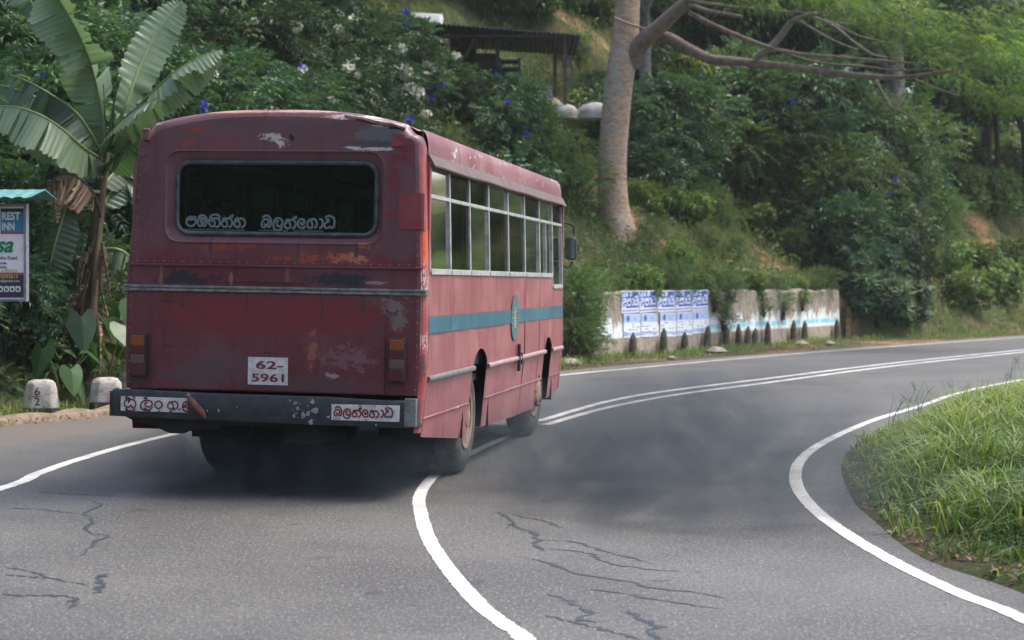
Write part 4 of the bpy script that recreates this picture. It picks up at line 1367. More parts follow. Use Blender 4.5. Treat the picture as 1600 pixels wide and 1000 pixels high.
wm_, nt, b = new_mat("peeling_wall", .9, .2)
co = coords(nt)
sep = nd(nt, "SeparateXYZ", {0: co})
n1 = noise(nt, 1.1, 6, .7, co); n2 = noise(nt, 5, 6, .75, nd(nt, "Mapping", {"Vector": co, "Scale": (1, 1, .5)}).outputs[0]); n3 = noise(nt, 14, 4, .7, co)
c = mixc(nt, smooth_step(nt, n2, .4, .62), (.30, .25, .20), (.19, .165, .135))
c = mixc(nt, smooth_step(nt, n3, .56, .66), c, (.40, .38, .35))
z_ = sep.outputs[2]
spike = noise(nt, 1, 5, .75, nd(nt, "Mapping", {"Vector": co, "Scale": (3.4, 3.4, .8)}).outputs[0])
ub = math_n(nt, 'MULTIPLY_ADD', spike, 1.7, -.08)
white = math_n(nt, 'MULTIPLY', smooth_step(nt, z_, .40, .45), smooth_step(nt, math_n(nt, 'SUBTRACT', z_, ub), .06, -.03))
white = math_n(nt, 'MULTIPLY', white, smooth_step(nt, n3, .33, .47))
c = mixc(nt, white, c, (.60, .62, .62))
bl = math_n(nt, 'MULTIPLY', smooth_step(nt, z_, .50, .53), smooth_step(nt, z_, .66, .62))
bl = math_n(nt, 'MULTIPLY', bl, smooth_step(nt, sep.outputs[0], 6.6, 7.0))
bl = math_n(nt, 'MULTIPLY', bl, smooth_step(nt, n2, .43, .52))
c = mixc(nt, bl, c, (.16, .45, .56))
bl2 = math_n(nt, 'MULTIPLY', smooth_step(nt, n3, .57, .63), white)
c = mixc(nt, bl2, c, (.22, .48, .60))
st = noise(nt, 3, 5, .7, nd(nt, "Mapping", {"Vector": co, "Scale": (2.2, 2.2, .25)}).outputs[0])
c = mixc(nt, math_n(nt, 'MULTIPLY', smooth_step(nt, st, .52, .68), .7), c, (.10, .095, .07))
nt.links.new(c, b.inputs["Base Color"])
bump(nt, b, n2, .5, .03)
mb = MB()
N = 60
front, top = [], []
prof_t = [1.47 + .03 * math.sin(i * .9) + .02 * math.sin(i * 2.3) for i in range(N + 1)]
L = []
for i in range(N + 1):
    x = WL * i / N; t = prof_t[i]
    L.append([(x, -.02, -.1), (x, -.02, .40), (x, .0, .43), (x, .02, t - .03), (x, .06, t), (x, .40, t - .02), (x, .42, -.1)])
mb.loops(L, 0, True, True, True)
wall = mb.build("retaining_wall", wm_, None, 50, .012)
wall.location = (WALL_A[0], WALL_A[1], 0); wall.rotation_euler = (0, 0, WROT)
tag(wall, "low stained concrete retaining wall with peeling white paint at the hill foot", "wall")

PB, PW, PT = simple("poster_blue", (.02, .07, .40), .7, .3, 9, dirt=(.06, .15, .5)), simple("poster_white", (.80, .82, .86), .7, .15, 12), simple("poster_ink", (.07, .13, .45), .7, .2, 20)
px0 = [(971, 998), (999, 1026), (1027, 1053), (1054, 1080), (1081, 1106)]
px1 = [(973, 999), (1000, 1025), (1030, 1055), (1056, 1081), (1082, 1106)]
PLB = simple("poster_pale_blue", (.42, .55, .82), .7, .25, 10)
WORDS_T = ["leftmost", "second from the left", "middle", "fourth from the left", "rightmost"]
for r, (row, z0, z1) in enumerate(((px0, .98, 1.48), (px1, .42, .965))):
    for i, (a, b_) in enumerate(row):
        u0, u1 = on_wall(a), on_wall(b_)
        w = u1 - u0
        p = MB()
        y = -.004 if r == 0 else -.024
        if r == 1 and i in (2, 3): z0_ = .40
        else: z0_ = z0
        p.box(0, w, 0, .003, z0_, z1, 0)
        if r == 0:
            p.box(.02, w - .02, -.0015, 0, z0 + .11, z1 - .02, 1)
            sinhala(p, ['ma', 'ra', 'ba'], .05, w * .62, z1 - .125, .075, -.003, .022, 0)
            sinhala(p, ['u', 'pa', 'aa', 'dhi'], .03, w - .03, z0 + .17, .15, -.003, .036, 0)
            for k in range(7): p.box(.03 + k * (w - .06) / 7, .03 + (k + .75) * (w - .06) / 7, -.0015, 0, z0 + .035, z0 + .07, 2)
        else:
            p.box(.008, w - .008, -.001, 0, z1 - .20, z1 - .015, 3)
            p.prism([(w * .25 + .075 * math.cos(t), z1 - .11 + .075 * math.sin(t)) for t in np.linspace(0, 2 * math.pi, 14)[:-1]], -.002, 0, 1)
            for q, zz in enumerate(np.linspace(z1 - .24, z0_ + .06, 5)):
                for k in range(4):
                    if random.random() < .5: p.box(.03 + k * (w - .06) / 4, .03 + (k + random.uniform(.4, .9)) * (w - .06) / 4, -.0015, 0, zz - .008, zz + random.uniform(.004, .014), 2)
            p.box(.008, w - .008, -.001, 0, z0_ + .06, z0_ + .12, 3)
        o = p.build("poster", [PW, PB, PT, PLB])
        o.location = (WALL_A[0] + wd[0] * u0 + wn_[0] * -y, WALL_A[1] + wd[1] * u0 + wn_[1] * -y, 0)
        o.rotation_euler = (R(random.uniform(-.3, .3)), R(random.uniform(-1, 1)), WROT)
        tag(o, (f"blue and white poster, {WORDS_T[i]} in the upper row on the wall" if r == 0 else f"white poster of blue print, {WORDS_T[i]} in the lower row on the wall"), "poster", "posters pasted on the roadside wall")

GS = simple("mossy_stone", (.085, .07, .05), .95, .5, 9, dirt=(.03, .03, .022), bmp=.5)
spots = [(979, .55), (1027, .62), (1060, .5), (1096, .62), (1126, .62), (1145, .62), (1160, .55), (1171, .5), (1191, .66), (1231, .66), (1249, .62), (1300, .62)]
desc = ["below the leftmost posters", "between the second and third posters", "below the fourth poster", "at the right edge of the posters", "first right of the posters", "second right of the posters", "third right of the posters", "fourth right of the posters",
        "fifth right of the posters", "left of the pair towards its right end", "right of the pair towards its right end", "nearest the wall's right end"]
for (px, h), dsc in zip(spots, desc):
    g = MB()
    w0 = random.uniform(.12, .16)
    L = []
    for z, s in ((-.05, 1.12), (h * .25, 1.05), (h * .6, .9), (h * .8, .66), (h * .93, .34), (h, .08)):
        L.append([(w0 * s * math.cos(t) * random.uniform(.9, 1.08), .09 * s * math.sin(t) * random.uniform(.9, 1.08), z) for t in np.linspace(0, 2 * math.pi, 11)[:-1]])
    g.loops(L, 0, True, True, True)
    o = g.build("guard_stone", GS, None, 60)
    u = on_wall(px)
    o.location = (WALL_A[0] + wd[0] * u + wn_[0] * .16, WALL_A[1] + wd[1] * u + wn_[1] * .16, 0); o.rotation_euler = (0, R(random.uniform(-4, 4)), WROT)
    tag(o, f"dark pointed stone against the wall foot, {dsc}", "guard stone", "guard stones along the wall")
for px, py0, py1, Y, cols, lab in ((1322, 478, 530, 54.9, (.26, .17, .07), "ochre stained concrete post just right of the wall end"), (1336, 500, 528, 55.6, (.15, .12, .09), "short grey brown post beside the ochre one")):
    g = MB(); h = (py1 - py0) / F * Y
    g.loops([[(x * s, y * s, z) for x, y in ((-.1, -.1), (.1, -.1), (.1, .1), (-.1, .1))] for z, s in ((-.1, 1.05), (h * .8, .95), (h * .95, .8), (h, .4))], 0, True, True, True)
    o = g.build("post", simple("post_paint", cols, .9, .5, 7, dirt=(.08, .07, .04)), None, None, .02)
    p = at(px, py1, Y); o.location = (p.x, p.y, float(hill_z(p.x, p.y)[0]) - .03); o.rotation_euler = (0, R(2), .5)
    tag(o, lab, "post", "stone posts beyond the wall")
# loose stones on the strip by the wall
ST = simple("pale_stone", (.34, .30, .26), .9, .4, 12, bmp=.4)
for px, py, r, lab in ((892, 571, .16, "small pale rock on the verge just past the bus front"), (1119, 552, .17, "pale rock at the wall foot right of the posters"), (1253, 540, .15, "tan rock near the right part of the wall foot"), (1297, 539, .13, "pale whitish rock below the wall's right end"), (1050, 561, .08, "tiny pale pebble on the verge below the posters")):
    bm = bmesh.new(); bmesh.ops.create_icosphere(bm, subdivisions=3, radius=r)
    sx = random.uniform(1.1, 1.5)
    for v in bm.verts:
        k = 1 + .18 * math.sin(v.co.x * 21 + px) * math.sin(v.co.y * 17) + .12 * math.sin(v.co.z * 25 + 2)
        v.co = Vector((v.co.x * k * sx, v.co.y * k, v.co.z * k * .62))
    me = bpy.data.meshes.new("rock"); bm.to_mesh(me); bm.free()
    o = link("rock", me, ST); p = gnd(px, py); o.location = (p.x, p.y, r * .3); o.rotation_euler = (0, 0, random.random() * 3)
    tag(o, lab, "rock", "loose rocks on the verge")

# ------------------------------------------------------------------ kerb, distance stones, signboard on the left verge
KB = simple("dusty_kerb", (.24, .18, .13), .95, .4, 8, dirt=(.12, .10, .06), bmp=.5)
mb = MB()
kp = catmull([(-9.3, 12), (-7.4, 17.5), (-6.15, 20.9), (-5.35, 22.3), (-4.6, 23.6), (-3.4, 26), (-2.2, 28.3)], 10)
kp = resample(np.array(kp), 90)
t = unit(np.gradient(kp, axis=0)); nn = np.stack([-t[:, 1], t[:, 0]], 1)
L = []
for i, (p, n_) in enumerate(zip(kp, nn)):
    h = .085 + .02 * math.sin(i * 1.7) + .012 * math.sin(i * 4.1)
    L.append([(p[0] + n_[0] * d, p[1] + n_[1] * d, z) for d, z in ((-.01, -.02), (.015, h * .8), (.05, h), (.26, h + .01), (.32, -.02))])
mb.loops(L, 0, False)
tag(mb.build("kerb", KB, None, 50), kind="structure")

SW, nt, b = new_mat("weathered_whitewash", .9, .2)
co = coords(nt)
c = mixc(nt, smooth_step(nt, noise(nt, 7, 6, .7, co), .42, .66), (.46, .44, .41), (.25, .23, .205))
c = mixc(nt, math_n(nt, 'MULTIPLY', smooth_step(nt, noise(nt, 4, 5, .7, nd(nt, "Mapping", {"Vector": co, "Scale": (3, 3, .5)}).outputs[0]), .52, .66), .8), c, (.16, .145, .115))
nt.links.new(c, b.inputs["Base Color"]); bump(nt, b, noise(nt, 22, 5), .5, .02)
SB = simple("black_band", (.03, .032, .036), .85, .4, 14, dirt=(.06, .055, .05))


def dist_stone(px, py, w, h, lab, digits, rz):
    p = gnd(px, py)
    g = MB()
    secs = [(-.05, 1.0), (.0, 1.0), (.13, .985)], [(.13, .98), (.25, .93), (.37, .86), (h - .05, .79), (h - .015, .66), (h, .42)]
    def ring(z, s):
        a, d, c_ = w / 2 * s, w * .36 * s, .09 * s
        return [(-a + c_, -d, z), (a - c_, -d, z), (a, -d + c_ * .9, z), (a, d - c_, z), (a - c_, d, z), (-a + c_, d, z), (-a, d - c_, z), (-a, -d + c_ * .9, z)]
    g.loops([ring(z, s) for z, s in secs[1]], 0, True, False, True)
    o = g.build("distance_stone", SW, None, 40, .02)
    o.location = p; o.rotation_euler = (0, 0, rz)
    bb = MB(); bb.loops([ring(z, s * 1.005) for z, s in secs[0]], 0, True, True, True); bb.build("black_band", SB, o, None, .008)
    if digits:
        d = MB()
        def yz(z): return -w * .36 * float(np.interp(z, [.13, .25, .37, h - .05], [.98, .93, .86, .79])) - .004
        for body, z0, z1 in ((digits[0], .285, .385), (digits[1], .165, .26)):
            k = len(d.v); text_mesh(d, body, -.075, -.01, z0, z1, 0, 0, .012)
            d.v[k:] = [(x, yz(z), z) for x, y, z in d.v[k:]]
        d.add([(-.095, yz(.27), .268), (.01, yz(.27), .268), (.01, yz(.274), .276), (-.095, yz(.274), .276)], [(0, 1, 2, 3)])
        d.build("numerals", SB, o)
    tag(o, lab, "distance stone", "painted stones along the left kerb")


dist_stone(64, 653, .44, .47, "whitewashed kerbside stone with black base and numerals 6 over 2", "62", R(14))
dist_stone(166, 643, .44, .44, "whitewashed kerbside stone with black base and no numerals beside the bus", None, R(14))
dist_stone(206, 634, .42, .46, "pale stone mostly hidden behind the bus corner", None, R(14))

# lodge signboard with a sheet-metal hood
sg = empty("signboard", at(0, 660, 22.6) * 1)
sg.location = (-6.62, 22.75, 0)
sg.rotation_euler = (0, 0, R(-4))
tag(sg, "white advertising signboard of a rest inn under a teal metal hood", "signboard")
# local frame: x right, board right edge at x = .80
k = 22.75 / F
xr = (45 - 800) * k + 6.62
def sx(px): return (px - 800) * k + 6.62
def sz(py): return EYE + (HZ - py) * k
M_FRAME = simple("sign_frame", (.27, .29, .33), .5, .25, 12, .3)
M_SGW = simple("sign_face", (.86, .83, .86), .5, .12, 5)
M_SGB = simple("sign_cyan", (.035, .22, .42), .5, .2, 4); M_SGN = simple("sign_navy", (.02, .03, .12), .5, .2, 4); M_SGP = simple("sign_pink", (.42, .07, .16), .5, .2, 4)
M_SGD = simple("sign_plum", (.05, .035, .06), .5, .2, 4); M_SGG = simple("sign_green", (.01, .24, .10), .5, .2, 4); M_SGK = simple("sign_black", (.02, .02, .024), .5, .2, 4); M_SGY = simple("sign_yellow", (.60, .46, .10), .5, .2, 4)
xl = sx(-70)
mb = MB()
zt, zb = sz(319), sz(471)
fw = .032
mb.box(xl, sx(45), -.05, .05, zb, zb + fw); mb.box(xl, sx(45), -.05, .05, zt - fw, zt); mb.box(sx(45) - fw, sx(45), -.05, .05, zb + fw, zt - fw); mb.box(xl, xl + fw, -.05, .05, zb + fw, zt - fw)
mb.build("frame", M_FRAME, sg, bevel=.004)
mb = MB(); mb.box(xl + fw, sx(45) - fw, -.03, .03, zb + fw, zt - fw)
face = mb.build("face", M_SGW, sg)
y = -.0325
p = MB()
def rect(px0_, px1_, py0_, py1_, m, yy=y): p.box(sx(px0_), sx(px1_), yy, yy + .002, sz(py1_), sz(py0_), m)
rect(-62, 40, 430, 465, 2); rect(-62, 40, 426, 430, 1)
p.build("colour_block", [M_SGB, M_SGP, M_SGD, M_SGN], face); p = MB()
rect(3, 40, 326, 331, 3); rect(3, 40, 331, 362, 0); rect(3, 40, 362, 366, 1)
p.build("colour_block", [M_SGB, M_SGP, M_SGD, M_SGN], face)
p = MB()
SLM = [simple("sign_lettering", (.78, .78, .78), .5, .1, 5), M_SGG, M_SGK, M_SGY]
def T(body, a, b_, c0, d, m, off=.0, sh=0.0):
    p = MB(); text_mesh(p, body, sx(a), sx(b_), sz(d), sz(c0), y - .003, 0, off, sh); p.build("lettering", SLM[m], face)
T("REST", 5.5, 34.5, 331.5, 344, 0, .03); T("INN", 5.5, 25.5, 348, 360, 0, .03)
T("sa", -4, 24, 377, 395, 1, .03, .35)
T("Colombo Road,", -16, 31, 400, 406.5, 2, .012); T("Haputale,", -8, 14, 408.5, 414.5, 2, .012); T("Sri Lanka.", -10, 14.5, 414.5, 419.5, 2, .012)
T("7 6789267", -2, 31, 421, 426.5, 3, .02); T("8283615", 3.5, 31, 429, 435, 3, .02)
T("inn@gmail.com", -3, 33.5, 437, 441.5, 0, .008)
for q in range(4):
    a = 1.5 + q * 9.2 - 2; p = MB()
    p.prism(rrect(sx(a), sx(a + 7.8), sz(456), sz(447), .015, 4), y - .002, y, 0)
    p.box(sx(a + 1.8), sx(a + 6), y - .004, y - .002, sz(453.5), sz(451), 2)
    p.box(sx(a + 2.6), sx(a + 5.2), y - .004, y - .002, sz(451), sz(449.5), 2)
    p.box(sx(a + 1.8), sx(a + 3), y - .004, y - .002, sz(454.6), sz(453.5), 2); p.box(sx(a + 4.8), sx(a + 6), y - .004, y - .002, sz(454.6), sz(453.5), 2)
    p.build("pictogram", SLM, face)
mb = MB()
L = []
for i, x in enumerate(np.linspace(sx(-85), sx(71), 25)):
    w = .012 * math.sin(i * 1.9)
    L.append([(x, -.42, sz(311) + w), (x, -.40, sz(310) + w), (x, .05, sz(296) + w * .3), (x, .5, sz(310) + w), (x, .5, sz(311) + w), (x, .04, sz(298) + w * .3)])
mb.loops(L, 0, True, True, True)
mb.build("hood", simple("teal_sheet", (.075, .23, .23), .55, .3, 5, dirt=(.12, .28, .27)), sg)
mb = MB()
spm = simple("sign_post", (.07, .08, .09), .6, .3, 9)
for x in (sx(-62), sx(-12)):
    mb = MB(); mb.box(x - .03, x + .03, .052, .11, -.05, sz(298)); mb.box(x - .02, x + .02, -.38, .09, sz(314), sz(311.5)); mb.build("post", spm, sg)

# ------------------------------------------------------------------ hut on the hill
p0 = at(632, 47, 50.0); HUT = Vector((0, 51.5, 0))
hut = empty("open_hut", (.0, 51.5, 0)); tag(hut, "open tin roofed roadside hut high on the slope behind the bus", "hut")
kk = 51.5 / F
def hx(px): return (px - 800) * kk
def hzz(py): return EYE + (HZ - py) * kk
TIN = simple("rusty_tin", (.15, .135, .125), .7, .4, 5, .2, dirt=(.085, .07, .065))
mb = MB()
n = 90
L = []
for i in range(n + 1):
    f_ = i / n
    x = hx(688) + (hx(905) - hx(688)) * f_
    c_ = .028 * math.sin(i * math.pi / 1.5)
    zf, zb_ = hzz(47 + 15 * f_), hzz(47 + 15 * f_) - .62
    L.append([(x, -1.4 + .3 * f_, zf + c_), (x, 2.6, zb_ + c_ + .5), (x, 2.6, zb_ + c_ + .485), (x, -1.4 + .3 * f_, zf + c_ - .035)])
mb.loops(L, 0, True, True, True)
mb.add([(hx(630), -.2, hzz(46)), (hx(690), -1.4, hzz(47)), (hx(690), -1.4, hzz(49)), (hx(630), -.2, hzz(48))], [(0, 1, 2, 3)])
mb.add([(hx(630), -.2, hzz(46)), (hx(690), -1.4, hzz(47)), (hx(690), 2.6, hzz(47) - .12), (hx(640), 2.4, hzz(47) - .12)], [(0, 1, 2, 3)])
mb.build("roof", TIN, hut)
mb = MB(); mb.box(hx(640), hx(895), -1.25, -1.15, hzz(68), hzz(64)); mb.build("beam", M_DARK, hut)
mb = MB(); mb.box(hx(640), hx(880), 2.3, 2.4, hzz(58), hzz(54)); mb.build("beam", M_DARK, hut)
WOOD = simple("hut_timber", (.20, .13, .085), .85, .4, 7); RUSTP = simple("rust_pole", (.16, .07, .05), .8, .4, 9)
for a, y0, w, m_ in ((701, -1.15, .07, WOOD), (778, -1.1, .05, M_DARK), (881, -1.15, .045, RUSTP), (647, 1.5, .05, WOOD), (870, 2.3, .05, WOOD)):
    mb = MB(); zb_ = float(hill_z(hx(a), 51.5 + y0)[0]) - .2; mb.box(hx(a) - w, hx(a) + w, y0 - w, y0 + w, min(zb_, hzz(150)), hzz(62)); mb.build("post", m_, hut)
mb = MB(); mb.tube([(hx(728), -.5, hzz(92)), (hx(745), -.5, hzz(58))], .05, 6); mb.build("brace", WOOD, hut)
mb = MB(); mb.box(hx(742), hx(777), 1.9, 2.0, hzz(200), hzz(70)); mb.build("back_wall", simple("hut_panel", (.24, .23, .22), .8, .2, 4), hut)
mb = MB(); mb.box(hx(690), hx(742), 1.9, 2.0, hzz(200), hzz(62)); mb.build("back_wall", simple("hut_plank", (.17, .145, .06), .8, .3, 4), hut)
TB = simple("dark_teal", (.02, .055, .06), .6, .3, 6)
rk = empty("shelf_rack", (0, 51.0, 0)); tag(rk, "dark teal shelf rack standing under the hut's tin roof", "shelf")
mb = MB()
for a in (781, 811): mb = MB(); mb.box(hx(a) - .04, hx(a) + .04, -.3, .3, hzz(142), hzz(96)); mb.build("upright", TB, rk)
for z in (98, 110, 122, 136): 
    mb = MB(); mb.box(hx(780), hx(812), -.32, .32, hzz(z + 3), hzz(z)); mb.build("shelf", TB, rk)
WT = simple("white_sheet", (.44, .44, .42), .8, .3, 3, dirt=(.22, .20, .17))


def sack(a, b_, c0, d, Y, lab, name, cat, mt):
    g = MB(); k_ = Y / F
    w, h = (b_ - a) * k_ / 2, (d - c0) * k_
    L = []
    for z, s in ((0, .98), (h * .3, 1.0), (h * .6, .9), (h * .85, .62), (h, .2)):
        L.append([(w * s * math.cos(t) * (1 + .05 * math.sin(3 * t)), .5 * s * math.sin(t), z) for t in np.linspace(0, 2 * math.pi, 19)[:-1]])
    g.loops(L, 0, True, True, True)
    o = g.build(name, mt, None, 60); o.location = ((a + b_) / 2 * k_ - 800 * k_, Y, EYE + (HZ - d) * k_); o.scale = (1.15, 1, .72)
    tag(o, lab, cat)


TAN = simple("tan_sack", (.34, .29, .2), .9, .3, 5)
g = MB(); k_ = 51 / F; g.box(-.42, .42, -.35, .35, 0, .62); g.box(-.44, .44, -.37, .37, .62, .68)
o = g.build("crate", simple("grey_box", (.32, .31, .30), .8, .3, 5, dirt=(.2, .19, .17)), None, None, .02); o.location = at(838, 176, 51.2); tag(o, "pale grey box below the hut by the tin shelter", "crate")
sack(850, 878, 143, 178, 50.9, "tan bulging sack standing beside the pale box by the hut", "sack", "sack", TAN)
sack(864, 902, 153, 186, 50.6, "white plastic sheeted heap at the foot of the hut's rust pole", "covered_heap", "heap", WT)
sack(902, 958, 150, 186, 50.8, "white rounded sheeted heap just left of the big tree trunk", "covered_heap", "heap", WT)
g = MB(); g.loops([[(-.45, -.6, 0), (.45, -.6, 0), (.45, .6, .35), (-.45, .6, .35)], [(-.45, -.6, .02), (.35, -.55, .12), (.4, .6, .5), (-.45, .6, .55)]], 0, True, True, True)
o = g.build("plastic_sheet", simple("pale_plastic", (.38, .40, .42), .6, .2, 4), None, None, .02); o.location = at(667, 45, 51.2); tag(o, "pale sheet lying on the hut roof's left end", "sheet")
# thin fence posts on the bank
for px, py0, py1, Y, lab in ((1141, 230, 302, 57.5, "thin brown wooden stake standing on the bank right of the big tree"), (1159, 236, 282, 59, "thinner dark stake just right of the brown one on the bank")):
    g = MB(); p = on_hill_px(px, py1 + 4, 46); kq = p.y / F; h = (py1 - py0) * kq + .3
    g.tube([(0, 0, -.3), (.02, 0, h * .5), (.05, 0, h)], [.085, .08, .07], 7)
    o = g.build("stake", simple("stake_wood", (.075, .04, .03), .9, .4, 8), None, 60); o.location = p; tag(o, lab, "stake", "stakes on the bank")


# ------------------------------------------------------------------ plants: one of each kind, then copies
BARKD = simple("dark_bark", (.06, .045, .035), .9, .5, 9, bmp=.5)
DARKG = leaf_mat("shrub_leaf", [(.016, .042, .028), (.034, .078, .045), (.06, .12, .06), (.10, .16, .075), (.14, .19, .08), (.22, .18, .08)], .25, .45, .7)
MIDG = leaf_mat("bush_leaf", [(.026, .06, .03), (.05, .10, .04), (.085, .145, .05), (.13, .18, .065), (.17, .20, .08), (.24, .20, .08)], .3, .45, .6)
LIGHTG = leaf_mat("light_leaf", [(.05, .09, .03), (.10, .16, .045), (.16, .22, .06), (.25, .28, .09)], .35, .5, .5)
DRYG = leaf_mat("dry_leaf", [(.05, .055, .025), (.10, .10, .04), (.19, .16, .06), (.26, .24, .08)], .3, .6, .6)
CROT = leaf_mat("variegated_leaf", [(.025, .05, .018), (.06, .10, .02), (.20, .21, .035), (.34, .16, .04)], .3, .4, .4)
FEATH = leaf_mat("feathery_leaf", [(.04, .085, .028), (.085, .15, .04), (.16, .23, .055), (.30, .33, .085)], .4, .5, .4)


def lumps(n, rx, rz, rl, seed, zc=None):
    """centres and radii of leaf clumps filling a bush"""
    g = np.random.default_rng(seed)
    C = []
    for i in range(n):
        a = g.uniform(0, 2 * math.pi); q = g.uniform(0, 1) ** .6; ph = g.uniform(.0, 1)
        C.append((rx * q * math.cos(a) * math.sqrt(1 - .6 * ph * ph), rx * q * math.sin(a) * math.sqrt(1 - .6 * ph * ph), rz * (.15 + .85 * ph), rl * g.uniform(.6, 1.25)))
    return np.array(C)


def shell_points(C, n, g, inner=.45):
    i = g.choice(len(C), n, p=C[:, 3] ** 2 / (C[:, 3] ** 2).sum())
    d = unit(g.normal(0, 1, (n, 3))); d[:, 2] = np.abs(d[:, 2]) * np.where(g.uniform(0, 1, n) < .75, 1, -1)
    r = C[i, 3] * (inner + (1 - inner) * g.uniform(0, 1, n) ** .5)
    P = C[i, :3] + d * r[:, None] * np.array((1, 1, .85))
    return P, d, i


def pinnate(P, D, g, L, nl, ll, lw, rnd):
    """compound leaves: nl pairs of leaflets on a drooping stalk"""
    n = len(P)
    D = unit(D + np.array((0, 0, .25)))
    side_ = unit(np.cross(D, g.normal(0, 1, (n, 3)) * .35 + np.array((0, 0, 1.0))))
    up = np.cross(side_, D)
    out = []
    for k in range(nl):
        t = (k + .6) / nl
        base = P + D * (L * t)[:, None] - np.array((0, 0, 1.0)) * (L * .38 * t * t)[:, None]
        for s in (-1, 1):
            d = unit(D * .55 + side_ * s * .9 - np.array((0, 0, .25)) + g.normal(0, .14, (n, 3)))
            out.append(leaves(base, d, up + g.normal(0, .25, (n, 3)), ll * g.uniform(.75, 1.2, n) * (1 - .35 * abs(t - .5)), np.full(n, lw) * g.uniform(.8, 1.2, n), np.clip(rnd + g.normal(0, .07, n), 0, 1), .2, .3))
    out.append(leaves(P + D * (L * .95)[:, None] - np.array((0, 0, 1.0)) * (L * .34)[:, None], unit(D - np.array((0, 0, .7))), up, ll * g.uniform(.9, 1.2, n), np.full(n, lw), rnd, .2, .2))
    return merge(out)


def bush_mesh(name, seed, kind, rx=1.3, rz=1.9, n=420, nl_=13):
    g = np.random.default_rng(seed)
    C = lumps(nl_, rx, rz, rx * .42, seed)
    P, d, i = shell_points(C, n, g)
    tint = g.normal(0, .10, len(C))
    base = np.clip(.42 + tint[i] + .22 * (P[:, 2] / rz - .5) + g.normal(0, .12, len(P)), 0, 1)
    if kind == 'pinnate': A = pinnate(P, d, g, g.uniform(.26, .44, len(P)), 4, .18, .062, base)
    elif kind == 'fine': A = pinnate(P, d, g, g.uniform(.2, .34, len(P)), 5, .085, .028, base)
    elif kind == 'broad':
        out = []
        for k in range(5):
            dd = unit(d + g.normal(0, .55, d.shape) + np.array((0, 0, .1)))
            out.append(leaves(P + g.normal(0, .06, P.shape), dd, d * .5 + np.array((0, 0, .8)) + g.normal(0, .3, d.shape), g.uniform(.13, .26, len(P)), g.uniform(.06, .10, len(P)), np.clip(base + g.normal(0, .12, len(P)), 0, 1), .2, .35))
        A = merge(out)
    elif kind == 'long':                                   # reed-like drooping blades
        out = []
        for k in range(4):
            dd = unit(d * .6 + g.normal(0, .4, d.shape) + np.array((0, 0, .5)))
            out.append(leaves(P, dd, d + np.array((0, 0, .8)), g.uniform(.3, .6, len(P)), g.uniform(.05, .11, len(P)), np.clip(base + g.normal(0, .1, len(P)), 0, 1), .15, .5))
        A = merge(out)
    elif kind == 'grassy':
        n = len(P) * 6
        q = g.uniform(0, 1, n) ** .6 * rx * .55; a = g.uniform(0, 6.28, n)
        X, Y = q * np.cos(a), q * np.sin(a)
        L = g.uniform(.5, 1.0, n) * rz
        P0 = np.stack([X, Y, np.zeros(n)], 1); dr = unit(np.stack([X, Y, np.zeros(n)], 1) + g.normal(0, .3, (n, 3)) * np.array((1, 1, 0)))
        D1 = unit(dr * .35 + np.array((0, 0, 1)) + g.normal(0, .12, (n, 3)))
        A1 = leaves(P0, D1, -dr, L * .62, g.uniform(.015, .03, n), np.clip(.5 + g.normal(0, .2, n), 0, 1), .1, 0, .8)
        A2 = leaves(P0 + D1 * (L * .55)[:, None], unit(D1 * .6 + dr * .8 + np.array((0, 0, .05))), np.array((0, 0, 1.0)) + 0 * dr, L * .5, g.uniform(.014, .024, n), np.clip(.5 + g.normal(0, .2, n), 0, 1), .1, .35, .2)
        A = merge([A1, A2])
    w_ = g.uniform(0, 1, len(A[2]) // 4) < .008
    A = (A[0], A[1], np.where(np.repeat(w_, 4), 1.0, A[2] * .86))
    return np_mesh(name, *A), C


def stem_mesh(C, seed, r0=.045):
    g = random.Random(seed); m = MB()
    for c in C[:: max(1, len(C) // 7)]:
        m.tube(catmull([(g.uniform(-.15, .15), g.uniform(-.15, .15), -.3), (c[0] * .35, c[1] * .35, c[2] * .45), (c[0], c[1], c[2])], 3), [r0, r0 * .9, r0 * .8, r0 * .65, r0 * .5, r0 * .4, r0 * .25], 5)
    return m.mesh("stems", 60)


PROTO = {}
_spec = {  # kind: (object name, leaf kind, material, rx, rz, sprigs, clumps, how many variants)
    'dark': ("shrub", 'pinnate', DARKG, 1.25, 2.0, 620, 15, 3), 'fine': ("shrub", 'fine', MIDG, 1.1, 1.5, 620, 13, 2), 'broad': ("bush", 'broad', MIDG, 1.1, 1.5, 640, 13, 2),
    'light': ("bush", 'broad', LIGHTG, 1.0, 1.1, 560, 11, 2), 'dry': ("shrub", 'broad', DRYG, 1.2, 1.7, 420, 12, 1), 'variegated': ("bush", 'long', CROT, 1.0, 1.9, 380, 12, 1),
    'canna': ("leafy_plant", 'long', DARKG, .8, 1.3, 330, 9, 1), 'tall_grass': ("grass_clump", 'grassy', hg, .8, 1.3, 60, 3, 2)}
for kd, (nm, lk, mt, rx, rz, n, ncl, nv) in _spec.items():
    PROTO[kd] = []
    for v in range(nv):
        me, C = bush_mesh("foliage", 31 * v + hash(kd) % 1 + len(kd) * 7 + v, lk, rx, rz, n, ncl)
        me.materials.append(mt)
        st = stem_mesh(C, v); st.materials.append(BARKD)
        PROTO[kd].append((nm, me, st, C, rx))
SHRUBS = []


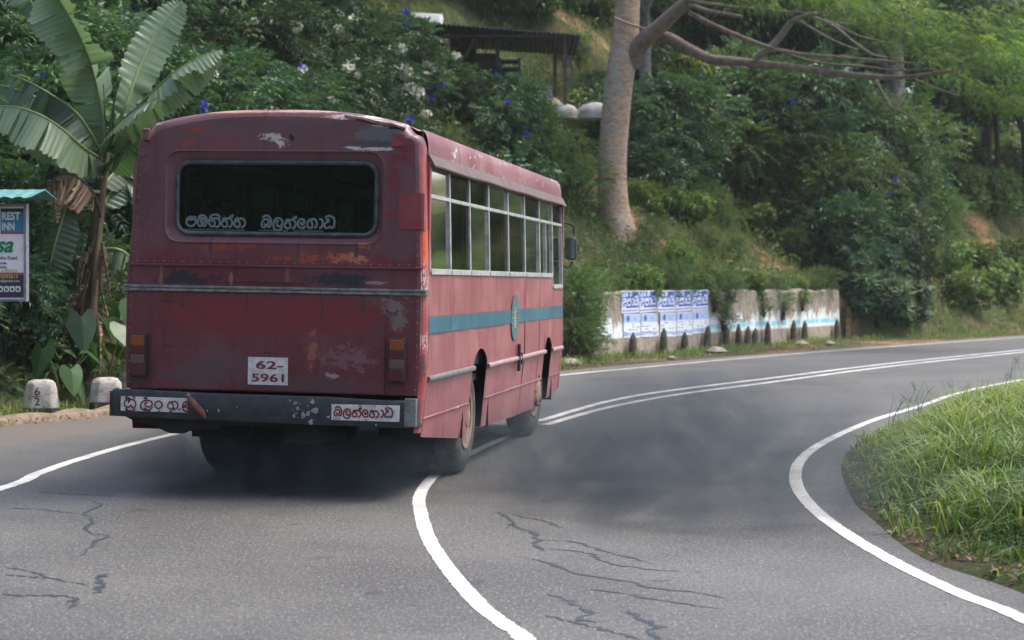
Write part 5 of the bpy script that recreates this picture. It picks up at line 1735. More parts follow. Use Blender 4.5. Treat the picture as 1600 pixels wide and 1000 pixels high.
def put_bush(kd, loc, s, label, group=None, cat=None, sz=1.0, v=None):
    nm, me, st, C, rx = PROTO[kd][random.randrange(len(PROTO[kd])) if v is None else v]
    o = empty(nm, loc, random.uniform(0, 6.28)); o.scale = (s, s, s * sz)
    o.rotation_euler = (R(random.uniform(-6, 6)), R(random.uniform(-6, 6)), o.rotation_euler[2])
    a = bpy.data.objects.new("foliage", me); COL.objects.link(a); a.parent = o
    if kd != 'tall_grass':
        b_ = bpy.data.objects.new("stems", st); COL.objects.link(b_); b_.parent = o
    tag(o, label, cat or nm.replace("_", " "), group)
    SHRUBS.append((o, me, s * rx * 1.6))
    return o


def e_of(X, Y):
    e, s = edge_e(X, Y)
    return float(e[0] - np.interp(s[0], ST_Y, FOOT)), float(s[0])


# the dense shrubbery on the left bank, behind the bus
rs = random.Random(5)
pts = []
for tries in range(6000):
    Y = rs.uniform(22, 47); px = rs.uniform(-160, 880)
    X = (px - 800) / F * Y
    e, s = e_of(X, Y)
    if not (.75 < e < 11): continue
    if px > 585 and Y > 39.5: continue
    if s > 38 and e < 2.2: continue
    md = .95 + .035 * (Y - 22)
    if any((X - a) ** 2 + (Y - b_) ** 2 < md * md for a, b_ in pts): continue
    pts.append((X, Y))
    if len(pts) > 170: break
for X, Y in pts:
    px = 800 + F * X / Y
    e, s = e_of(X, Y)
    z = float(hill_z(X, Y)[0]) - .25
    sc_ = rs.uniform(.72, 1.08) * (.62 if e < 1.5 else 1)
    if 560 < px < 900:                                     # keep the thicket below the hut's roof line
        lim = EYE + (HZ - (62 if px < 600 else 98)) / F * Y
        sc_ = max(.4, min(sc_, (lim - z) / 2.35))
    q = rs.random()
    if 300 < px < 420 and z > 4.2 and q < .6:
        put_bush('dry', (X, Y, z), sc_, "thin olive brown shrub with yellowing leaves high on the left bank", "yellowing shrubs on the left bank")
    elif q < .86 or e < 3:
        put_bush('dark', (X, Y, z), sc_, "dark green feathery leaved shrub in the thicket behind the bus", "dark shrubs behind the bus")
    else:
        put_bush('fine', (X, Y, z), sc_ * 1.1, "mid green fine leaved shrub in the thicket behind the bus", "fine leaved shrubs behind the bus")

# right-hand bank: the individual bushes one can tell apart
def bush_px(kd, px, py, Y0, s, label, group=None, cat=None, sz=1.0, sink=.15):
    p = on_hill_px(px, py, Y0)
    return put_bush(kd, (p.x, p.y, p.z - sink * s), s, label, group, cat, sz)


bush_px('fine', 898, 335, 40, 1.0, "round mid green bush left of the big tree, above the bus front")
bush_px('fine', 862, 300, 40, 1.3, "bright green bush on the slope just above the bus roof end")
bush_px('light', 905, 215, 46, .9, "pale green bush beneath the white heaps by the hut")
bush_px('tall_grass', 918, 225, 45, 1.0, "tall reedy grass clump left of the big tree trunk")
bush_px('tall_grass', 893, 215, 45, .8, "smaller reedy grass clump below the hut's rust pole")
bush_px('dark', 1015, 290, 47, 1.2, "dark rounded shrub just right of the big tree trunk")
bush_px('dark', 1062, 282, 48, 1.3, "dark broad shrub between the big tree and the brown stake")
bush_px('variegated', 1070, 200, 50, 1.15, "yellow and green variegated bush right of the big tree fork", sz=1.0)
bush_px('light', 1128, 210, 50, 1.0, "light green bush beside the variegated one")
_tall = [(1185, 300, 1.5), (1225, 290, 1.7), (1268, 300, 1.8), (1310, 320, 1.9), (1350, 330, 1.9), (1245, 345, 1.5), (1290, 370, 1.5), (1335, 385, 1.6), (1385, 360, 1.5), (1365, 290, 1.5), (1400, 310, 1.2), (1330, 430, 1.1), (1370, 420, 1.2), (1405, 440, 1.0), (1345, 455, .9)]
for px, py, s in _tall:
    if px % 3 == 0: bush_px('fine', px, py, 46, s * 1.15, "tall olive green shrub among dark ones above the wall's right end", "tall olive shrubs above the wall end")
    else: bush_px('dark', px, py, 46, s, "tall dark shrub in the thicket on the bank above the wall's right end", "tall dark shrubs above the wall end")
for px, py, s in ((1345, 505, .7), (1372, 513, .75), (1400, 508, .8), (1422, 500, .7), (1390, 478, .9), (1350, 470, .9), (1365, 488, .8)):
    bush_px('canna', px, py, 50, s, "long leaved dark plant in the clump right of the wall end", "long leaved plants right of the wall")
for px, py, s in ((1450, 390, 1.3), (1420, 430, 1.1), (1490, 320, 1.3), (1545, 330, 1.4), (1590, 300, 1.4), (1470, 300, 1.2), (1620, 350, 1.4), (1660, 380, 1.4), (1520, 270, 1.1), (1575, 255, 1.2), (1445, 260, 1.0)):
    bush_px('light' if px > 1460 or px == 1420 else 'fine', px, py, 52, s * .85, "mid green bush scattered on the right hand bank", "bushes on the right hand bank")
for px, py, s in ((1560, 470, 1.0), (1500, 480, .9), (1615, 460, 1.1), (1530, 430, .8), (1480, 440, .9), (1590, 425, .9), (1650, 440, 1.1), (1700, 420, 1.2)):
    bush_px('light', px, py, 54, s, "low yellow green bush on the grassy bank at the far right", "low bushes at the far right")
for px, py, s in ((1215, 225, 1.0), (1180, 205, 1.1), (1150, 160, 1.2), (1100, 120, 1.3), (1050, 110, 1.3), (1040, 50, 1.4), (1100, 40, 1.4), (1160, 70, 1.5), (1010, 200, 1.0), (1230, 130, 1.2), (1290, 215, 1.0), (1330, 225, 1.0)):
    bush_px('broad', px, py, 52, s, "broad leaved green bush on the slope behind the big tree's branches", "broad leaved bushes behind the branches")
for px, py, s in ((830, 20, 1.1), (880, 10, 1.1), (760, 10, 1.2), (700, 0, 1.2), (930, 30, 1.1), (905, 110, .7), (925, 160, .6), (640, -5, 1.2), (580, -5, 1.3)):
    bush_px('light' if px in (760, 830, 880, 930) else 'fine', px, py, 55, s, "green bush on the slope above and around the hut", "bushes around the hut")
for px, py, Y0, s in ((655, 182, 40, .62), (690, 182, 40, .6), (725, 185, 40, .52), (760, 190, 40, .55), (800, 215, 40, .6), (830, 240, 38, .6), (610, 150, 42, .8), (780, 240, 36, .8)):
    bush_px('dark', px, py, Y0, s, "dark shrub reaching up in front of the tin roofed hut", "shrubs in front of the hut")
for k in range(46):
    px, py = random.uniform(1010, 1640), random.uniform(55, 195)
    if 1130 < px < 1330 and 150 < py < 200: py -= 60
    if px > 1330 and py > 140: py -= 90
    kd = random.choice(['broad', 'fine', 'light', 'broad', 'light', 'fine', 'dark'])
    bush_px(kd, px, py, 52, random.uniform(1.1, 1.7), {'broad': "broad leaved green bush on the slope behind the big tree's branches", 'fine': "fine leaved bush in the tangle high on the right slope", 'dark': "dark feathery shrub in the tangle high on the right slope", 'light': "pale green bush in the tangle high on the right slope"}[kd],
            {'broad': "broad leaved bushes behind the branches", 'fine': "fine leaved bushes high on the right slope", 'dark': "dark shrubs high on the right slope", 'light': "pale bushes high on the right slope"}[kd])
for px, py, s in ((1040, 330, .6), (1080, 345, .7), (1130, 350, .7), (1180, 370, .7), (1010, 395, .5), (1110, 400, .5), (1230, 410, .6), (1000, 330, .6), (1150, 415, .5), (1270, 425, .6), (1060, 420, .5)):
    bush_px('fine' if px % 20 else 'light', px, py, 41, s, "low green weed clump on the grassy slope under the big tree", "weed clumps under the big tree")
for px, py, s in ((1480, 250, .8), (1510, 232, 1.0), (1550, 230, 1.3), (1592, 226, 1.3), (1630, 235, 1.3), (1525, 200, 1.2), (1575, 195, 1.3), (1615, 200, 1.3)):
    bush_px('light' if px % 20 else 'fine', px, py, 54, s, "bright green bush along the earthy shoulder at the upper right", "bushes on the upper right shoulder")
for u, z, s in ((10.4, .75, .42), (10.6, 1.15, .40), (13.2, 1.05, .32), (14.6, .95, .34), (16.2, 1.15, .28), (9.8, 1.2, .26)):
    p = WALL_A + wd * u + wn_ * .02
    put_bush('fine', (p[0], p[1], z - .2), s, "dark weed trailing down the stained face of the wall", "weeds on the wall face", "weed", .9)
# creeper hanging over the wall's near end
for px, Y, z, s in ((900, 39.2, .9, .75), (925, 39.9, .5, .6), (890, 38.7, .0, .8), (935, 40.3, 1.1, .6), (915, 39.5, 1.3, .7), (905, 39.0, .35, .7)):
    X = (px - 800) / F * Y
    put_bush('fine', (X - .05, Y - .25, z - .25), s * .75, "green creeper clump hanging over the wall's near end", "creeper over the wall end", "creeper")
# weeds trailing over the wall top
for i, u in enumerate(np.linspace(2.8, WL - .6, 15)):
    p = WALL_A + wd * u - wn_ * .35
    put_bush('light' if i % 3 == 0 else 'fine', (p[0], p[1], 1.22 + random.uniform(-.12, .1)), random.uniform(.36, .52), "small leafy weed growing along the top of the wall", "weeds along the wall top", "weed")

# ------------------------------------------------------------------ white and blue blossoms held by the shrubs they grow on
bpy.context.view_layer.update()
TREES_BVH = {}


def front_hit(px, py):
    d = Vector(((px - 800) / F, 1, (HZ - py) / F)).normalized()
    org = Vector((0, 0, EYE))
    best = None
    for o, me, rad in SHRUBS:
        c = o.matrix_world.translation + Vector((0, 0, rad * .6))
        v = c - org
        if (v - d * v.dot(d)).length > rad * 1.3: continue
        if me.name not in TREES_BVH:
            co_ = np.empty(len(me.vertices) * 3, np.float32); me.vertices.foreach_get("co", co_)
            pl = np.empty(len(me.loops), np.int32); me.loops.foreach_get("vertex_index", pl)
            TREES_BVH[me.name] = BVHTree.FromPolygons(co_.reshape(-1, 3).tolist(), pl.reshape(-1, 4).tolist())
        iv = o.matrix_world.inverted()
        lo, ld = iv @ org, (iv.to_3x3() @ d).normalized()
        h = TREES_BVH[me.name].ray_cast(lo, ld)
        if h[0] is None: continue
        w = o.matrix_world @ h[0]
        if best is None or w.y < best[0].y: best = (w, o)
    return best, d


WFL = leaf_mat("white_petal", [(.55, .54, .42), (.72, .72, .62), (.78, .78, .70)], .2, .6, 0, tcol=(1, 1, .9))
BFL = leaf_mat("blue_petal", [(.03, .035, .42), (.05, .05, .60), (.12, .10, .62)], .2, .5, 0, tcol=(1, 1, 1.2))


def flower_mesh(name, seed, n, r, ll, lw, mt, flat=.6):
    g = np.random.default_rng(seed)
    d = unit(g.normal(0, 1, (n, 3)))
    P = d * np.array((r, r, r * flat)) * g.uniform(.3, 1, (n, 1))
    A = leaves(P, unit(d + g.normal(0, .4, d.shape)), d + g.normal(0, .5, d.shape), g.uniform(.7, 1.2, n) * ll, np.full(n, lw), g.uniform(0, 1, n), .2, .1, .6)
    me = np_mesh(name, *A); me.materials.append(mt)
    return me


WF = [flower_mesh("flower_cluster", k, 70, .085, .055, .042, WFL) for k in range(3)]
BF = [flower_mesh("blue_flower", k, 16, .035, .055, .055, BFL, .5) for k in range(2)]
whites = [(405, 37), (398, 33), (473, 112), (537, 100), (552, 92), (545, 106), (575, 92), (620, 80), (632, 108), (637, 112), (667, 100), (671, 110), (770, 103), (765, 97), (774, 108), (713, 87), (514, 112), (640, 137), (652, 144), (685, 180), (330, 115), (327, 108), (246, 108), (285, 162), (790, 215), (552, 30), (626, 76), (690, 115), (530, 45), (118, 170), (560, 118), (635, 18), (463, 42), (700, 148), (712, 165), (665, 178), (520, 155), (350, 20)]
blues = [(472, 106), (318, 163), (319, 170), (260, 183), (65, 117), (62, 46), (116, 167), (506, 141), (635, 98), (680, 136), (692, 131), (775, 117), (640, 187), (794, 160), (822, 197), (822, 209), (920, 75), (936, 92), (1238, 157), (1273, 170), (1274, 176), (1400, 280), (1390, 302), (1370, 233), (633, 18), (638, 38), (1403, 404), (20, 565), (672, 152), (1500, 150), (886, 97), (240, 68)]
for lst, prot, nm, back in ((whites, WF, "flower_cluster", .05), (blues, BF, "blue_flower", .03)):
    for px, py in lst:
        h, d = front_hit(px, py)
        if h is None: continue
        w, o = h
        f_ = bpy.data.objects.new(nm, prot[random.randrange(len(prot))]); COL.objects.link(f_)
        f_.parent = o
        s = random.uniform(.7, 1.2) / o.scale[0] * (1.0 if w.y < 36 else 1.35)
        f_.matrix_local = Matrix.Translation(o.matrix_world.inverted() @ (w - d * back)) @ Matrix.Rotation(random.uniform(0, 6), 4, 'Z') @ Matrix.Diagonal((s, s, s, 1))

# ------------------------------------------------------------------ the banana plants
BL = leaf_mat("banana_leaf", [(.095, .15, .085), (.135, .20, .115), (.20, .26, .16)], .3, .38, .15, .5, tcol=(1.1, 1.2, .75))
BLD = leaf_mat("banana_leaf_dark", [(.035, .07, .042), (.06, .105, .06), (.09, .135, .08)], .3, .42, .2, .45)
BDRY = leaf_mat("dry_banana_leaf", [(.16, .095, .055), (.28, .18, .115), (.42, .30, .21)], .15, .8, .2, .2)
MRIB = simple("banana_midrib", (.17, .22, .07), .5, .2, 6)
BSTEM, nt, b = new_mat("banana_stem", .55, .4)
co = coords(nt)
c = mixc(nt, smooth_step(nt, noise(nt, 3, 5, .65, nd(nt, "Mapping", {"Vector": co, "Scale": (5, 5, .6)}).outputs[0]), .4, .62), (.085, .075, .022), (.055, .03, .02))
nt.links.new(c, b.inputs["Base Color"])


def banana_leaf(parent, path, width, mats, lt=55, rt=55, tear=.35, droop=.0, seed=0, shape=None, ribm=None):
    """path: 3-D midrib from stalk to tip; blade halves folded lt / rt degrees below flat on each side"""
    g = random.Random(seed)
    P = [Vector(p) for p in catmull(path, 16)]
    n = len(P)
    V, Q, rnd = [], [], []
    shape = shape or (lambda t: max(0.0, math.sin(math.pi * min(1, (t * .93 + .07))) ** .55) if t < .97 else .25)
    for s, fold in ((-1, lt), (1, rt)):
        k = 0; gap = [False] * n
        cuts = {0}
        while k < n - 1:
            k += g.randint(2, 6) if g.random() < tear else g.randint(8, 14)
            cuts.add(min(k, n - 1))
        cuts = sorted(cuts)
        for a, b_ in zip(cuts[:-1], cuts[1:]):
            extra = g.uniform(-8, 10) * (1 + 2 * tear)
            sweep = g.uniform(-.06, .06)
            base = len(V)
            for j in range(a, b_ + 1):
                t = j / (n - 1)
                d = (P[min(j + 1, n - 1)] - P[max(j - 1, 0)]).normalized()
                ref = Vector((0, 0, 1)) if abs(d.z) < .9 else Vector((0, -1, 0))
                side_ = d.cross(ref).normalized() * s
                up = side_.cross(d) * s
                if up.z < 0 and abs(d.z) < .9: up = -up
                w = width * shape(t) * (1 - .10 * (1 if j in (a, b_) and tear > .2 else 0))
                f_ = R(fold + extra)
                for q, (u, curl) in enumerate(((.0, 0), (.35, .03), (.7, .12), (1.0, .30))):
                    off = side_ * math.cos(f_) * w * u - up * math.sin(f_) * w * u - up * curl * w * (.35 + droop) + d * sweep * w * u + d * w * .12 * u
                    pos = P[j] + off
                    if q > 0 and tear > .2 and j == b_: pos -= d * .02
                    V.append(pos + up * .022 * math.sin(j * 1.9) * u); rnd.append(min(1, max(0, .5 + .34 * math.sin(j * 2.6) * (.4 + u) + g.gauss(0, .06) + .2 * (u - .5))))
            m = b_ - a + 1
            for j in range(m - 1):
                for q in range(3):
                    Q.append((base + j * 4 + q, base + j * 4 + q + 1, base + (j + 1) * 4 + q + 1, base + (j + 1) * 4 + q))
    me = np_mesh("leaf", np.array([v[:] for v in V]), np.array(Q), np.array(rnd), True)
    o = link("leaf", me, mats, parent)
    rb = MB(); rb.tube([p[:] for p in P], [max(.004, .028 * (1 - .85 * i / (n - 1))) for i in range(n)], 6)
    rb.build("midrib", ribm or MRIB, o, 60)
    return o


def stalk_pts(plant, pts):
    return [tuple(at(px, py, Y) - plant) for px, py, Y in pts]


bp0 = Vector((-5.78, 24.6, 0)); bp0.z = 0
bana = empty("banana_plant", bp0); tag(bana, "banana plant with long torn leaves beside the signboard, left of the bus", "banana plant")
mb = MB()
path = stalk_pts(bp0, [(131, 660, 24.6), (135, 560, 24.6), (142, 440, 24.65), (152, 340, 24.7), (162, 250, 24.75), (165, 225, 24.75)])
cp_ = catmull(path, 8)
mb.tube(cp_, list(np.interp(np.linspace(0, 1, len(cp_)), [0, .3, .7, 1], [.125, .11, .085, .05])), 12)
st_ = mb.build("stem", BSTEM, bana, 60)
mb = MB()
for a in ([(120, 640), (122, 560), (128, 480), (136, 420)], [(140, 560), (146, 470), (150, 400), (156, 340)]):
    mb.tube(catmull(stalk_pts(bp0, [(x, y, 24.5) for x, y in a]), 6), list(np.linspace(.07, .02, 19)), 7)
mb.build("leaf_sheath", simple("old_sheath", (.13, .085, .05), .8, .5, 5, dirt=(.07, .05, .03)), bana, 60)
Y = 24.7
B = lambda pts, w, **kw: banana_leaf(bana, stalk_pts(bp0, pts), w, kw.pop('m', BL), **kw)
B([(164, 230, Y), (161, 190, Y - .1), (150, 128, Y - .25), (130, 68, Y - .45), (104, 18, Y - .6), (78, -22, Y - .7)], .46, lt=8, rt=84, tear=.22, seed=1, shape=lambda t: .25 + .75 * min(1, t * 2.6) if t < .85 else 1 - (t - .85) * 4)
B([(178, 215, Y), (197, 165, Y - .1), (218, 105, Y + .1), (243, 55, Y + .3), (270, 18, Y + .45), (287, 4, Y + .5)], .27, lt=-62, rt=72, tear=.03, seed=2)
B([(172, 230, Y), (215, 170, Y - .3), (245, 138, Y - .5), (280, 108, Y - .6), (315, 88, Y - .6), (347, 77, Y - .55)], .36, lt=80, rt=28, tear=.2, seed=3, droop=.3)
B([(168, 235, Y), (185, 195, Y - .5), (210, 172, Y - .9), (235, 158, Y - 1.1), (248, 152, Y - 1.2)], .34, lt=70, rt=40, tear=.1, seed=4)
B([(160, 250, Y), (132, 232, Y - .5), (95, 200, Y - .8), (55, 176, Y - 1.0), (10, 166, Y - 1.0), (-50, 172, Y - .9)], .46, lt=62, rt=70, tear=.3, seed=5, droop=.2)
B([(160, 245, Y), (140, 205, Y - .2), (115, 172, Y - .3), (80, 148, Y - .2), (45, 128, Y), (15, 116, Y + .1)], .30, lt=66, rt=70, tear=.8, seed=6, droop=.6, m=BLD)
B([(160, 250, Y), (120, 200, Y + .4), (70, 160, Y + .6), (20, 138, Y + .8), (-40, 125, Y + .9)], .40, lt=55, rt=60, tear=.5, seed=7, m=BLD)
B([(166, 260, Y), (190, 235, Y - .3), (205, 215, Y - .5), (214, 205, Y - .6)], .40, lt=60, rt=55, tear=.1, seed=8, m=BLD)
B([(158, 300, Y), (128, 300, Y - .4), (106, 320, Y - .6), (92, 360, Y - .7), (80, 405, Y - .75), (72, 440, Y - .75)], .26, lt=15, rt=40, tear=.05, seed=9, m=BLD, shape=lambda t: 0.02 if t < .3 else min(1, (t - .3) * 4) * (1 if t < .8 else max(.05, 1 - (t - .8) * 4.2)))
B([(158, 280, Y), (120, 245, Y + .2), (95, 238, Y + .1), (78, 255, Y), (68, 282, Y)], .30, lt=30, rt=40, tear=.1, seed=10, m=BLD)
B([(162, 290, Y), (185, 262, Y + .3), (205, 250, Y + .5), (235, 250, Y + .6)], .30, lt=40, rt=50, tear=.15, seed=11, m=BLD)
B([(160, 320, Y), (180, 290, Y + .2), (200, 285, Y + .3), (225, 300, Y + .4)], .34, lt=40, rt=45, tear=.2, seed=12, m=BLD)
B([(158, 330, Y), (130, 330, Y + .5), (112, 345, Y + .6), (120, 400, Y + .6)], .26, lt=40, rt=40, tear=.2, seed=13, m=BLD)
B([(160, 390, Y), (185, 390, Y - .1), (205, 405, Y), (215, 440, Y)], .26, lt=40, rt=55, tear=.3, seed=14, m=BLD)
# furled new leaf and a bare spike
mb = MB(); mb.tube(catmull(stalk_pts(bp0, [(168, 235, Y), (176, 180, Y), (184, 112, Y)]), 6), list(np.linspace(.035, .008, 13)), 7); mb.tube(catmull(stalk_pts(bp0, [(164, 235, Y - .05), (164, 190, Y - .05), (162, 132, Y - .05)]), 6), list(np.linspace(.022, .006, 13)), 6)
mb.build("furled_leaf", BL, bana, 60)
DB = lambda pts, w, **kw: banana_leaf(bana, stalk_pts(bp0, pts), w, BDRY, ribm=BARKD, **kw)
DB([(157, 340, Y - .1), (150, 310, Y - .5), (132, 285, Y - .7), (108, 272, Y - .8), (88, 274, Y - .8)], .30, lt=82, rt=86, tear=1.0, seed=21, droop=.8, shape=lambda t: 0.05 if t < .3 else 1.0)
DB([(88, 272, Y - .8), (82, 290, Y - .85), (84, 320, Y - .85), (88, 350, Y - .85)], .11, lt=30, rt=30, tear=1.0, seed=22, droop=.6)
g_ = random.Random(9)
for k, (x0, y0, x1, y1) in enumerate(((150, 370, 122, 470), (148, 400, 108, 520), (160, 380, 172, 470), (140, 430, 92, 540), (165, 390, 168, 500), (135, 460, 100, 500), (128, 480, 72, 550), (150, 480, 155, 590), (122, 520, 92, 640), (140, 400, 118, 450))):
    xm, ym = (x0 + x1) / 2 + g_.uniform(-12, 4), (y0 + y1) / 2 - g_.uniform(0, 20)
    DB([(x0, y0, Y - .1), (xm, ym, Y - .3), (x1, y1, Y - .35 + g_.uniform(-.1, .1))], g_.uniform(.07, .15), lt=g_.uniform(-80, 60), rt=g_.uniform(30, 85), tear=.6, seed=30 + k, droop=1.0, shape=lambda t, q=k: .12 if t < .2 else (.35 + .65 * abs(math.sin(t * (2.3 + .31 * q) + q))) * (1.15 - t))
# second plant, mostly out of the picture at the upper left
b2 = Vector((-7.9, 27.0, 0)); b2.z = float(hill_z(-7.9, 27.0)[0]) - .1
ban2 = empty("banana_plant", b2); tag(ban2, "banana plant whose drooping leaves hang into the upper left corner", "banana plant")
mb = MB(); c0 = at(-40, 60, 27.0) - b2
mb.tube([(0, 0, -.2), (c0.x * .5, 0, c0.z * .5), tuple(c0)], [.13, .11, .07], 10); mb.build("stem", BSTEM, ban2, 60)
B2 = lambda pts, w, **kw: banana_leaf(ban2, stalk_pts(b2, pts), w, kw.pop('m', BL), **kw)
B2([(-40, 60, 27), (-20, 0, 26.8), (10, -20, 26.6), (40, -8, 26.5), (62, 24, 26.4)], .34, lt=60, rt=50, tear=.6, seed=41, m=BLD)
B2([(-40, 60, 27), (-30, -10, 27), (0, -30, 26.9), (30, -22, 26.8), (48, 4, 26.8)], .25, lt=50, rt=50, tear=.3, seed=42)
B2([(-40, 60, 27), (-60, 0, 27.2), (-110, -20, 27.2), (-170, 20, 27.2)], .4, lt=50, rt=50, tear=.3, seed=43)
B2([(-40, 60, 27), (-70, 40, 26.6), (-120, 60, 26.5), (-150, 130, 26.5)], .4, lt=50, rt=50, tear=.3, seed=44)

# taro by the stones
TARO = leaf_mat("taro_leaf", [(.03, .075, .03), (.05, .11, .04), (.085, .15, .05)], .3, .35, .5)


def taro_leaf(m_, base, tip_dir, L, rot):
    """heart-shaped blade on an arched stalk"""
    out = [(0, .0), (.10, -.14), (.22, -.26), (.34, -.24), (.43, -.05), (.42, .2), (.30, .5), (.14, .82), (0, 1.0), (-.14, .82), (-.30, .5), (-.42, .2), (-.43, -.05), (-.34, -.24), (-.22, -.26), (-.10, -.14)]
    M = Matrix.Translation(tip_dir) @ rot
    vs = [M @ Vector((0, .15 * L, 0))] + [M @ Vector((x * L, y * L, -.16 * L * abs(x) * 1.6 - .12 * L * max(0, y) ** 2)) for x, y in out]
    m_.add(vs, [(0, 1 + i, 1 + (i + 1) % 16) for i in range(16)])


def taro(loc, s, label, seed):
    g = random.Random(seed)
    o = empty("taro_plant", loc, g.uniform(0, 6)); o.scale = (s, s, s)
    tag(o, label, "taro", "taro plants by the kerb stones")
    for k in range(8):
        a = 2 * math.pi * k / 8 + g.uniform(-.3, .3); h = g.uniform(.35, .85); r = g.uniform(.2, .5)
        top = Vector((r * math.cos(a), r * math.sin(a), h))
        m_ = MB()
        rot = Matrix.Rotation(a - math.pi / 2, 4, 'Z') @ Matrix.Rotation(-R(g.uniform(35, 75)), 4, 'X')
        taro_leaf(m_, None, top, g.uniform(.30, .46), rot)
        me = m_.mesh("leaf")
        at_ = me.attributes.new("rnd", 'FLOAT', 'POINT'); at_.data.foreach_set("value", [min(1, max(0, g.gauss(.5, .2)))] * len(me.vertices))
        lf = link("leaf", me, TARO, o)
        q = MB(); q.tube(catmull([(0, 0, -.05), (top.x * .4, top.y * .4, top.z * .6), tuple(top)], 5), .010, 5); q.build("stalk", MRIB, lf, 60)


for i, (px, Y, s, lab) in enumerate(((20, 24.3, 1.05, "taro plant with broad leaves left of the numbered stone"), (-20, 24.0, 1.1, "taro plant at the left picture edge below the signboard"), (98, 24.0, .95, "taro plant between the two whitewashed stones"), (112, 24.6, 1.15, "taro plant right at the banana stem's foot"), (165, 24.9, 1.15, "taro plant behind the unnumbered whitewashed stone"), (60, 24.9, 1.2, "taro plant behind the numbered stone"), (190, 25.6, 1.3, "taro plant tucked beside the bus tail"))):
    X = (px - 800) / F * Y
    taro((X, Y, max(0, float(hill_z(X, Y)[0])) - .02), s, lab, i)

# ------------------------------------------------------------------ the big tree above the wall
TB_, nt, b = new_mat("tree_bark", .85, .2)
co = coords(nt)
rg = noise(nt, 4, 5, .7, nd(nt, "Mapping", {"Vector": co, "Scale": (1.3, 1.3, 3.4)}).outputs[0])
c = mixc(nt, smooth_step(nt, rg, .40, .62), (.50, .365, .265), (.32, .225, .165))
c = mixc(nt, smooth_step(nt, noise(nt, 1.3, 5, .65, co), .52, .66), c, (.36, .35, .31))
c = mixc(nt, math_n(nt, 'MULTIPLY', smooth_step(nt, noise(nt, .9, 4, .6, co), .55, .7), .5), c, (.26, .13, .08))
nt.links.new(c, b.inputs["Base Color"]); bump(nt, b, math_n(nt, 'ADD', rg, noise(nt, 18, 4)), .5, .04)
TW = simple("branch_bark", (.24, .18, .145), .9, .4, 7, dirt=(.14, .105, .085), bmp=.4)
TWL = simple("pale_branch", (.30, .25, .21), .9, .4, 7, dirt=(.2, .16, .13))
t0 = on_hill_px(960, 362, 40)
YT = t0.y
tree = empty("tree", t0); tag(tree, "large pale barked tree with one long low branch over the wall", "tree")


def limb(o, pts, w0, w1, name, mt, Yl, n=8, sides=10, dY=0.0):
    """pts in photo pixels; widths in photo pixels; depth Yl, drifting by dY along the limb"""
    m = len(pts)
    P = [at(px, py, Yl + dY * i / max(1, m - 1)) - o.location for i, (px, py) in enumerate(pts)]
    C = catmull([tuple(p) for p in P], n)
    r = np.linspace(w0, w1, len(C)) / 2 / F * Yl
    mb = MB(); mb.tube(C, list(r), sides)
    return mb.build(name, mt, o, 60)


mb = MB()
pp = [(962, 380, 62), (961, 352, 56), (959, 330, 50), (957, 290, 46), (957, 245, 45), (961, 190, 45), (966, 140, 44), (972, 95, 45), (977, 60, 42), (980, 20, 39), (984, -40, 36), (990, -120, 32), (996, -220, 26), (1000, -320, 18)]
C = catmull([tuple(at(x, y, YT) - t0) + (w,) for x, y, w in pp], 6)
L = []
for k_, q in enumerate(C):
    r = q[3] / 2 / F * YT
    f_ = max(0, 1 - k_ / 14) * .22
    L.append([(q[0] + r * math.cos(t) * (1 + f_ * math.sin(4 * t + 1)), q[1] + r * math.sin(t) * (1 + f_ * math.sin(3 * t)), q[2]) for t in np.linspace(0, 2 * math.pi, 21)[:-1]])
mb.loops(L, 0, True, True, True)
trunk = mb.build("trunk", TB_, tree, 60)
limb(tree, [(985, 100), (1000, 70), (1025, 47), (1052, 22), (1085, -8), (1130, -60), (1190, -130)], 31, 13, "limb", TW, YT, dY=-2)
limb(tree, [(1012, 62), (1040, 58), (1075, 76), (1110, 92), (1150, 96), (1200, 101), (1260, 108), (1330, 117), (1400, 121), (1460, 115), (1492, 110)], 20, 5, "limb", TW, YT, dY=-3)
for pts, w0, w1, pale in (([(1078, 8), (1110, 18), (1160, 26)], 9, 5, 0), ([(1076, 20), (1120, 42), (1195, 72), (1250, 84), (1320, 90), (1390, 96), (1445, 100)], 9, 3, 0), ([(1180, 92), (1212, 66), (1235, 36), (1255, 26), (1275, 20)], 13, 6, 1), ([(1262, 24), (1290, 34), (1310, 46), (1335, 66), (1362, 84), (1385, 90)], 6, 3, 1),
                          ([(1070, 0), (1140, 10), (1230, 18), (1290, 20), (1330, 12)], 6, 2, 0), ([(1290, 30), (1340, 55), (1395, 68)], 4, 2, 1), ([(1195, 72), (1270, 96), (1350, 104), (1400, 110), (1460, 108)], 5, 2, 0), ([(1365, 122), (1382, 150), (1392, 166), (1412, 176), (1436, 192)], 5, 3, 0), ([(1395, 96), (1415, 110), (1428, 108), (1444, 96)], 4, 3, 1),
                          ([(1245, 30), (1300, 62), (1340, 78)], 4, 2, 1), ([(1430, 124), (1470, 140), (1500, 150)], 3, 2, 1), ([(1300, 34), (1340, 38), (1390, 30)], 3, 1.5, 1)):
    limb(tree, pts, w0, w1, "branch", TWL if pale else TW, YT - 1.5, 6, 7, dY=-1.5)
limb(tree, [(960, 28), (985, 38), (1008, 45)], 4, 3, "branch", TWL, YT - .6, 5, 6)
